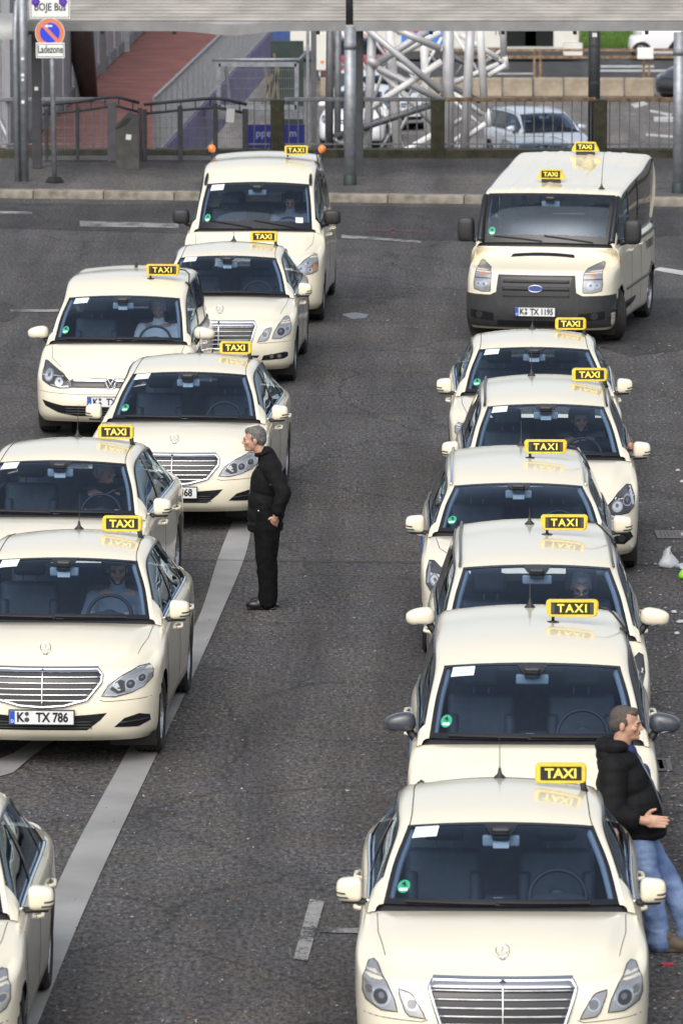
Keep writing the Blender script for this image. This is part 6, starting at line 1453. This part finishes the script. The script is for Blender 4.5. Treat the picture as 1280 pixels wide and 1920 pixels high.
def grate(px0, py0, px1, py1, label):
    a, c = gnd(px0, py1), gnd(px1, py0); cx, cy, w, h = (a.x + c.x) / 2, (a.y + c.y) / 2, c.x - a.x, c.y - a.y; r = empty('drain_grate', (cx, cy, 0))
    MB().box((0, 0, .004), (w, h, .008)).build('pit', SBLK, r); ST = mat('grate_iron', (.16, .155, .15), .6, metal=.3, nz=.2, nscale=20)
    for s in (-1, 1): MB().box((s * (w / 2 - .02), 0, .008), (.04, h, .014)).build('frame_bar', ST, r); MB().box((0, s * (h / 2 - .03), .0085), (w - .08, .06, .014)).build('frame_bar', ST, r)
    n = 7
    for k in range(n): MB().box((-w / 2 + .07 + (w - .14) * k / (n - 1), 0, .0078), (.022, h - .12, .013)).build('grate_bar', ST, r)
    return tag(r, label, 'drain grate', 'iron drain grates in the gutter')
grate(1222, 1425, 1254, 1447, 'iron drain grate behind the man in jeans'); grate(1231, 997, 1290, 1011, 'iron drain grate near the clear plastic bag')
# crumpled plastic bag, green bag, paper scraps
def crumple(name, px, py, w, h, m, label, cat, seed, peak=1.0):
    p = gnd(px, py); b = MB(); b.ell((0, 0, h * .42), (w / 2, w * .42, h * .5), 20, 12); V = []
    for v in b.v:
        q = Vector(v); t = max(0, q.z) / h; n_ = noise.noise(q * (9 / w * .3) + Vector((seed, 0, 0))) * .18 * w; q.x *= (1 - .75 * t * peak); q.y *= (1 - .75 * t * peak); q += Vector((n_, n_ * .6, 0)); q.z = max(.005, q.z * (1 + .35 * t * peak) + n_ * .2); V.append(q)
    return tag(mk(name, V, b.f, m, None, True, (p.x, p.y, 0)), label, cat)
PBAG = glass_mat('clear_bag', (.85, .87, .9), 1.3, .15, (.45, (.75, .78, .82)))
crumple('plastic_bag', 1252, 1064, .24, .17, PBAG, 'crumpled clear plastic bag lying by the drain slot', 'bag', 1); crumple('plastic_bag', 1290, 1066, .30, .06, PBAG, 'flat clear plastic sheet beside the green bag', 'bag', 5, .4); crumple('plastic_bag', 1280, 1086, .10, .09, mat('lime_plastic', (.22, .62, .02), .4), 'lime green plastic bag on the asphalt', 'bag', 3, .5)
for k, (px, py, w) in enumerate(((1262, 1150, .16), (1275, 1168, .22), (1268, 1190, .14), (1278, 905, .16), (1270, 884, .12))): crumple('paper_scrap', px, py, w * .42, .03, mat('grey_paper', (.45, .45, .46), .7), 'crumpled white paper scrap in the gutter', 'paper', 11 + k, .3)['group'] = 'paper scraps in the gutter'
p = gnd(1250, 1810); tag(MB().box((0, 0, .008), (.09, .05, .012), Matrix.Rotation(R(25), 3, 'Z')).build('wrapper', mat('wrapper_red', (.42, .03, .06), .6), None, False, (p.x, p.y, 0)), 'small red wrapper lying beside the front taxi', 'wrapper')
p = gnd(1275, 1008); tag(MB().tube([(p.x, p.y, .03), (p.x + .2, p.y + .02, .03)], .022, 8).build('drink_can', LAMPW, None, True), 'crushed pale drink can on the drain grate', 'can')
# puddle stain
patch([(640, 590), (665, 586), (692, 590), (684, 597), (660, 599)], mat('damp_patch', (.05, .05, .06), .25), 'damp_patch', .005)
# ---- cars on the lower road
def low_car(c, X, Y, yaw, label, cat='car'):
    put(c, X, Y, yaw, label, cat); c.root.location.z = LOW
SIL = mpv(4.45, .89, 1.47, .76, .97, .985, 1.22, 1.95, .85, 2.65, .315, .715, .60, 1.385, rear_y=4.0)
sil = passing('silver_estate_car', SILVER, SIL); rails(sil, SILVER, 20, 54, .013); p = at(1062, 280, 154); low_car(sil, p.x, 154, -17, 'pale silver estate car with roof rails behind the rusty railing')
drk = passing('dark_car', mat('grey_blue_paint', (.12, .14, .20), .25, coat=.9), SIL); low_car(drk, at(1046, 290, 144).x, 144.2, -8, 'dark grey blue car roof low behind the railing')
blk = passing('black_car', BLACKP, SIL); p = lo(1268, 190); low_car(blk, p.x - .15, p.y - .2, 40, 'black car with its nose at the concrete barrier blocks')
wc = passing('white_car', WHITEP, SIL); low_car(wc, at(655, 200, 162).x, 162, 8, 'white car parked behind the white tube frame')
wc2 = passing('silver_hatchback', mat('pale_silver', (.60, .63, .67), .3, coat=.8), SIL); low_car(wc2, at(760, 200, 168).x, 168, -20, 'pale silver hatchback seen between the frame struts')
rc = passing('red_car', REDP, SIL); low_car(rc, at(690, 120, 185).x, 184, -10, 'dark red car beyond the white tube frame')
mc = microcar('microcar'); y = lo(1215, 114).y; mc.root.rotation_euler = (0, 0, R(-90)); mc.root.rotation_euler.z = R(90 + 180); mc.root.location = (at(1178, 100, y).x + 1.35, y + .78, LOW); tag(mc.root, 'small white two seater car with black band and red tail lights', 'car')
# ---------------------------------------------------------------- taxis on the rank
TAXI = 'ivory taxis waiting on the rank'
carA = put(saloon('taxi_saloon', 'four'), .993, 36.996, 1.06, 'ivory saloon taxi with four separate headlight lenses, man in jeans leaning beside it', group=TAXI)
carB = put(carrier('taxi_people_carrier'), 1.36, 42.60, 1.2, 'ivory people carrier taxi with dark grey door mirrors and blue doors', group=TAXI)
carC = put(hybrid('taxi_family_car'), 1.57, 47.75, .8, 'ivory family taxi with drop shaped mirrors, bearded driver looking down inside', group=TAXI)
carD = put(estate('taxi_estate'), 1.585, 53.62, .9, 'ivory estate taxi with bright silver roof rails and blue film on its doors', group=TAXI)
carE = put(compact('taxi_compact'), 2.0, 58.80, 1.0, 'ivory compact taxi with thin black roof strips, hand resting by its mirror', group=TAXI)
carF = put(saloon('taxi_saloon', 'wide'), 2.06, 64.184, .81, 'empty ivory saloon taxi standing right in front of the minibus with grey bumper', group=TAXI)
carG = put(minibus('taxi_minibus'), 2.50, 78.75, 10.5, 'ivory minibus taxi with grey plastic bumper and two roof signs', group=TAXI)
carZ = put(saloon('taxi_saloon', 'four'), -2.92, 36.75, 0.9, 'driverless ivory saloon taxi alone on the white line, ahead of plate 786', group=TAXI)
car786 = put(saloon('taxi_saloon', 'wide', ('K', 'TX 786')), -2.407, 48.641, 2.97, 'ivory saloon taxi with number plate K TX 786 and a bearded driver', group=TAXI)
carL4 = put(saloon('taxi_saloon', 'wide'), -2.772, 54.824, 4.56, 'ivory saloon taxi behind plate 786, grey haired driver seen in profile', group=TAXI)
car368 = put(saloon('taxi_saloon', 'wide', ('K', 'TX 368')), -1.729, 61.889, 3.8, 'empty ivory saloon taxi with plate ending 368, beside the man in black', group=TAXI)
carVW = put(touran('taxi_people_carrier'), -2.62, 69.20, 3.0, 'ivory compact people carrier taxi with slim twin chrome grille and white shirted driver', group=TAXI)
carL2 = put(saloon('taxi_saloon', 'four', permit=True, badge=False), -1.499, 74.292, 2.38, 'ivory saloon taxi with twin round fog lamps before the orange beacon van', group=TAXI)
carV = put(van('taxi_van'), -1.20, 81.15, 2.4, 'ivory passenger van taxi with orange ball beacons and black mirrors', group=TAXI)
# ---------------------------------------------------------------- people on and in the rank
man_in_black(); man_in_jeans()
driver(carC, 'moustached driver with glasses looking down in the family taxi with drop shaped mirrors', SHAIR, NAVY, 0, R(20), SKIN, 0, moustache=DHAIR, glasses=True, brow=DHAIR)
driver(carE, 'dark bearded driver in the compact taxi with black roof strips', DHAIR, BLKS, R(10), R(6), SKIN2, -.02, mirror_hand=True, beard=DHAIR)
driver(car786, 'dark haired bearded driver in a light shirt inside the taxi with plate 786', DHAIR, GSHIRT, R(6), R(14), SKIN, .02, beard=DHAIR)
driver(carL4, 'grey haired driver looking sideways inside the taxi behind plate 786', SHAIR, BLKS, R(68), R(2), SKIN, -.03)
driver(carVW, 'white haired driver in a white shirt inside the people carrier with chrome twin line grille', SHAIR, WSHIRT, R(-4), R(16), SKIN, 0, moustache=SHAIR)
driver(carV, 'dark haired driver with pale hood looking down in the van with orange beacons', DHAIR, GSHIRT, 0, R(26), SKIN2, 0)
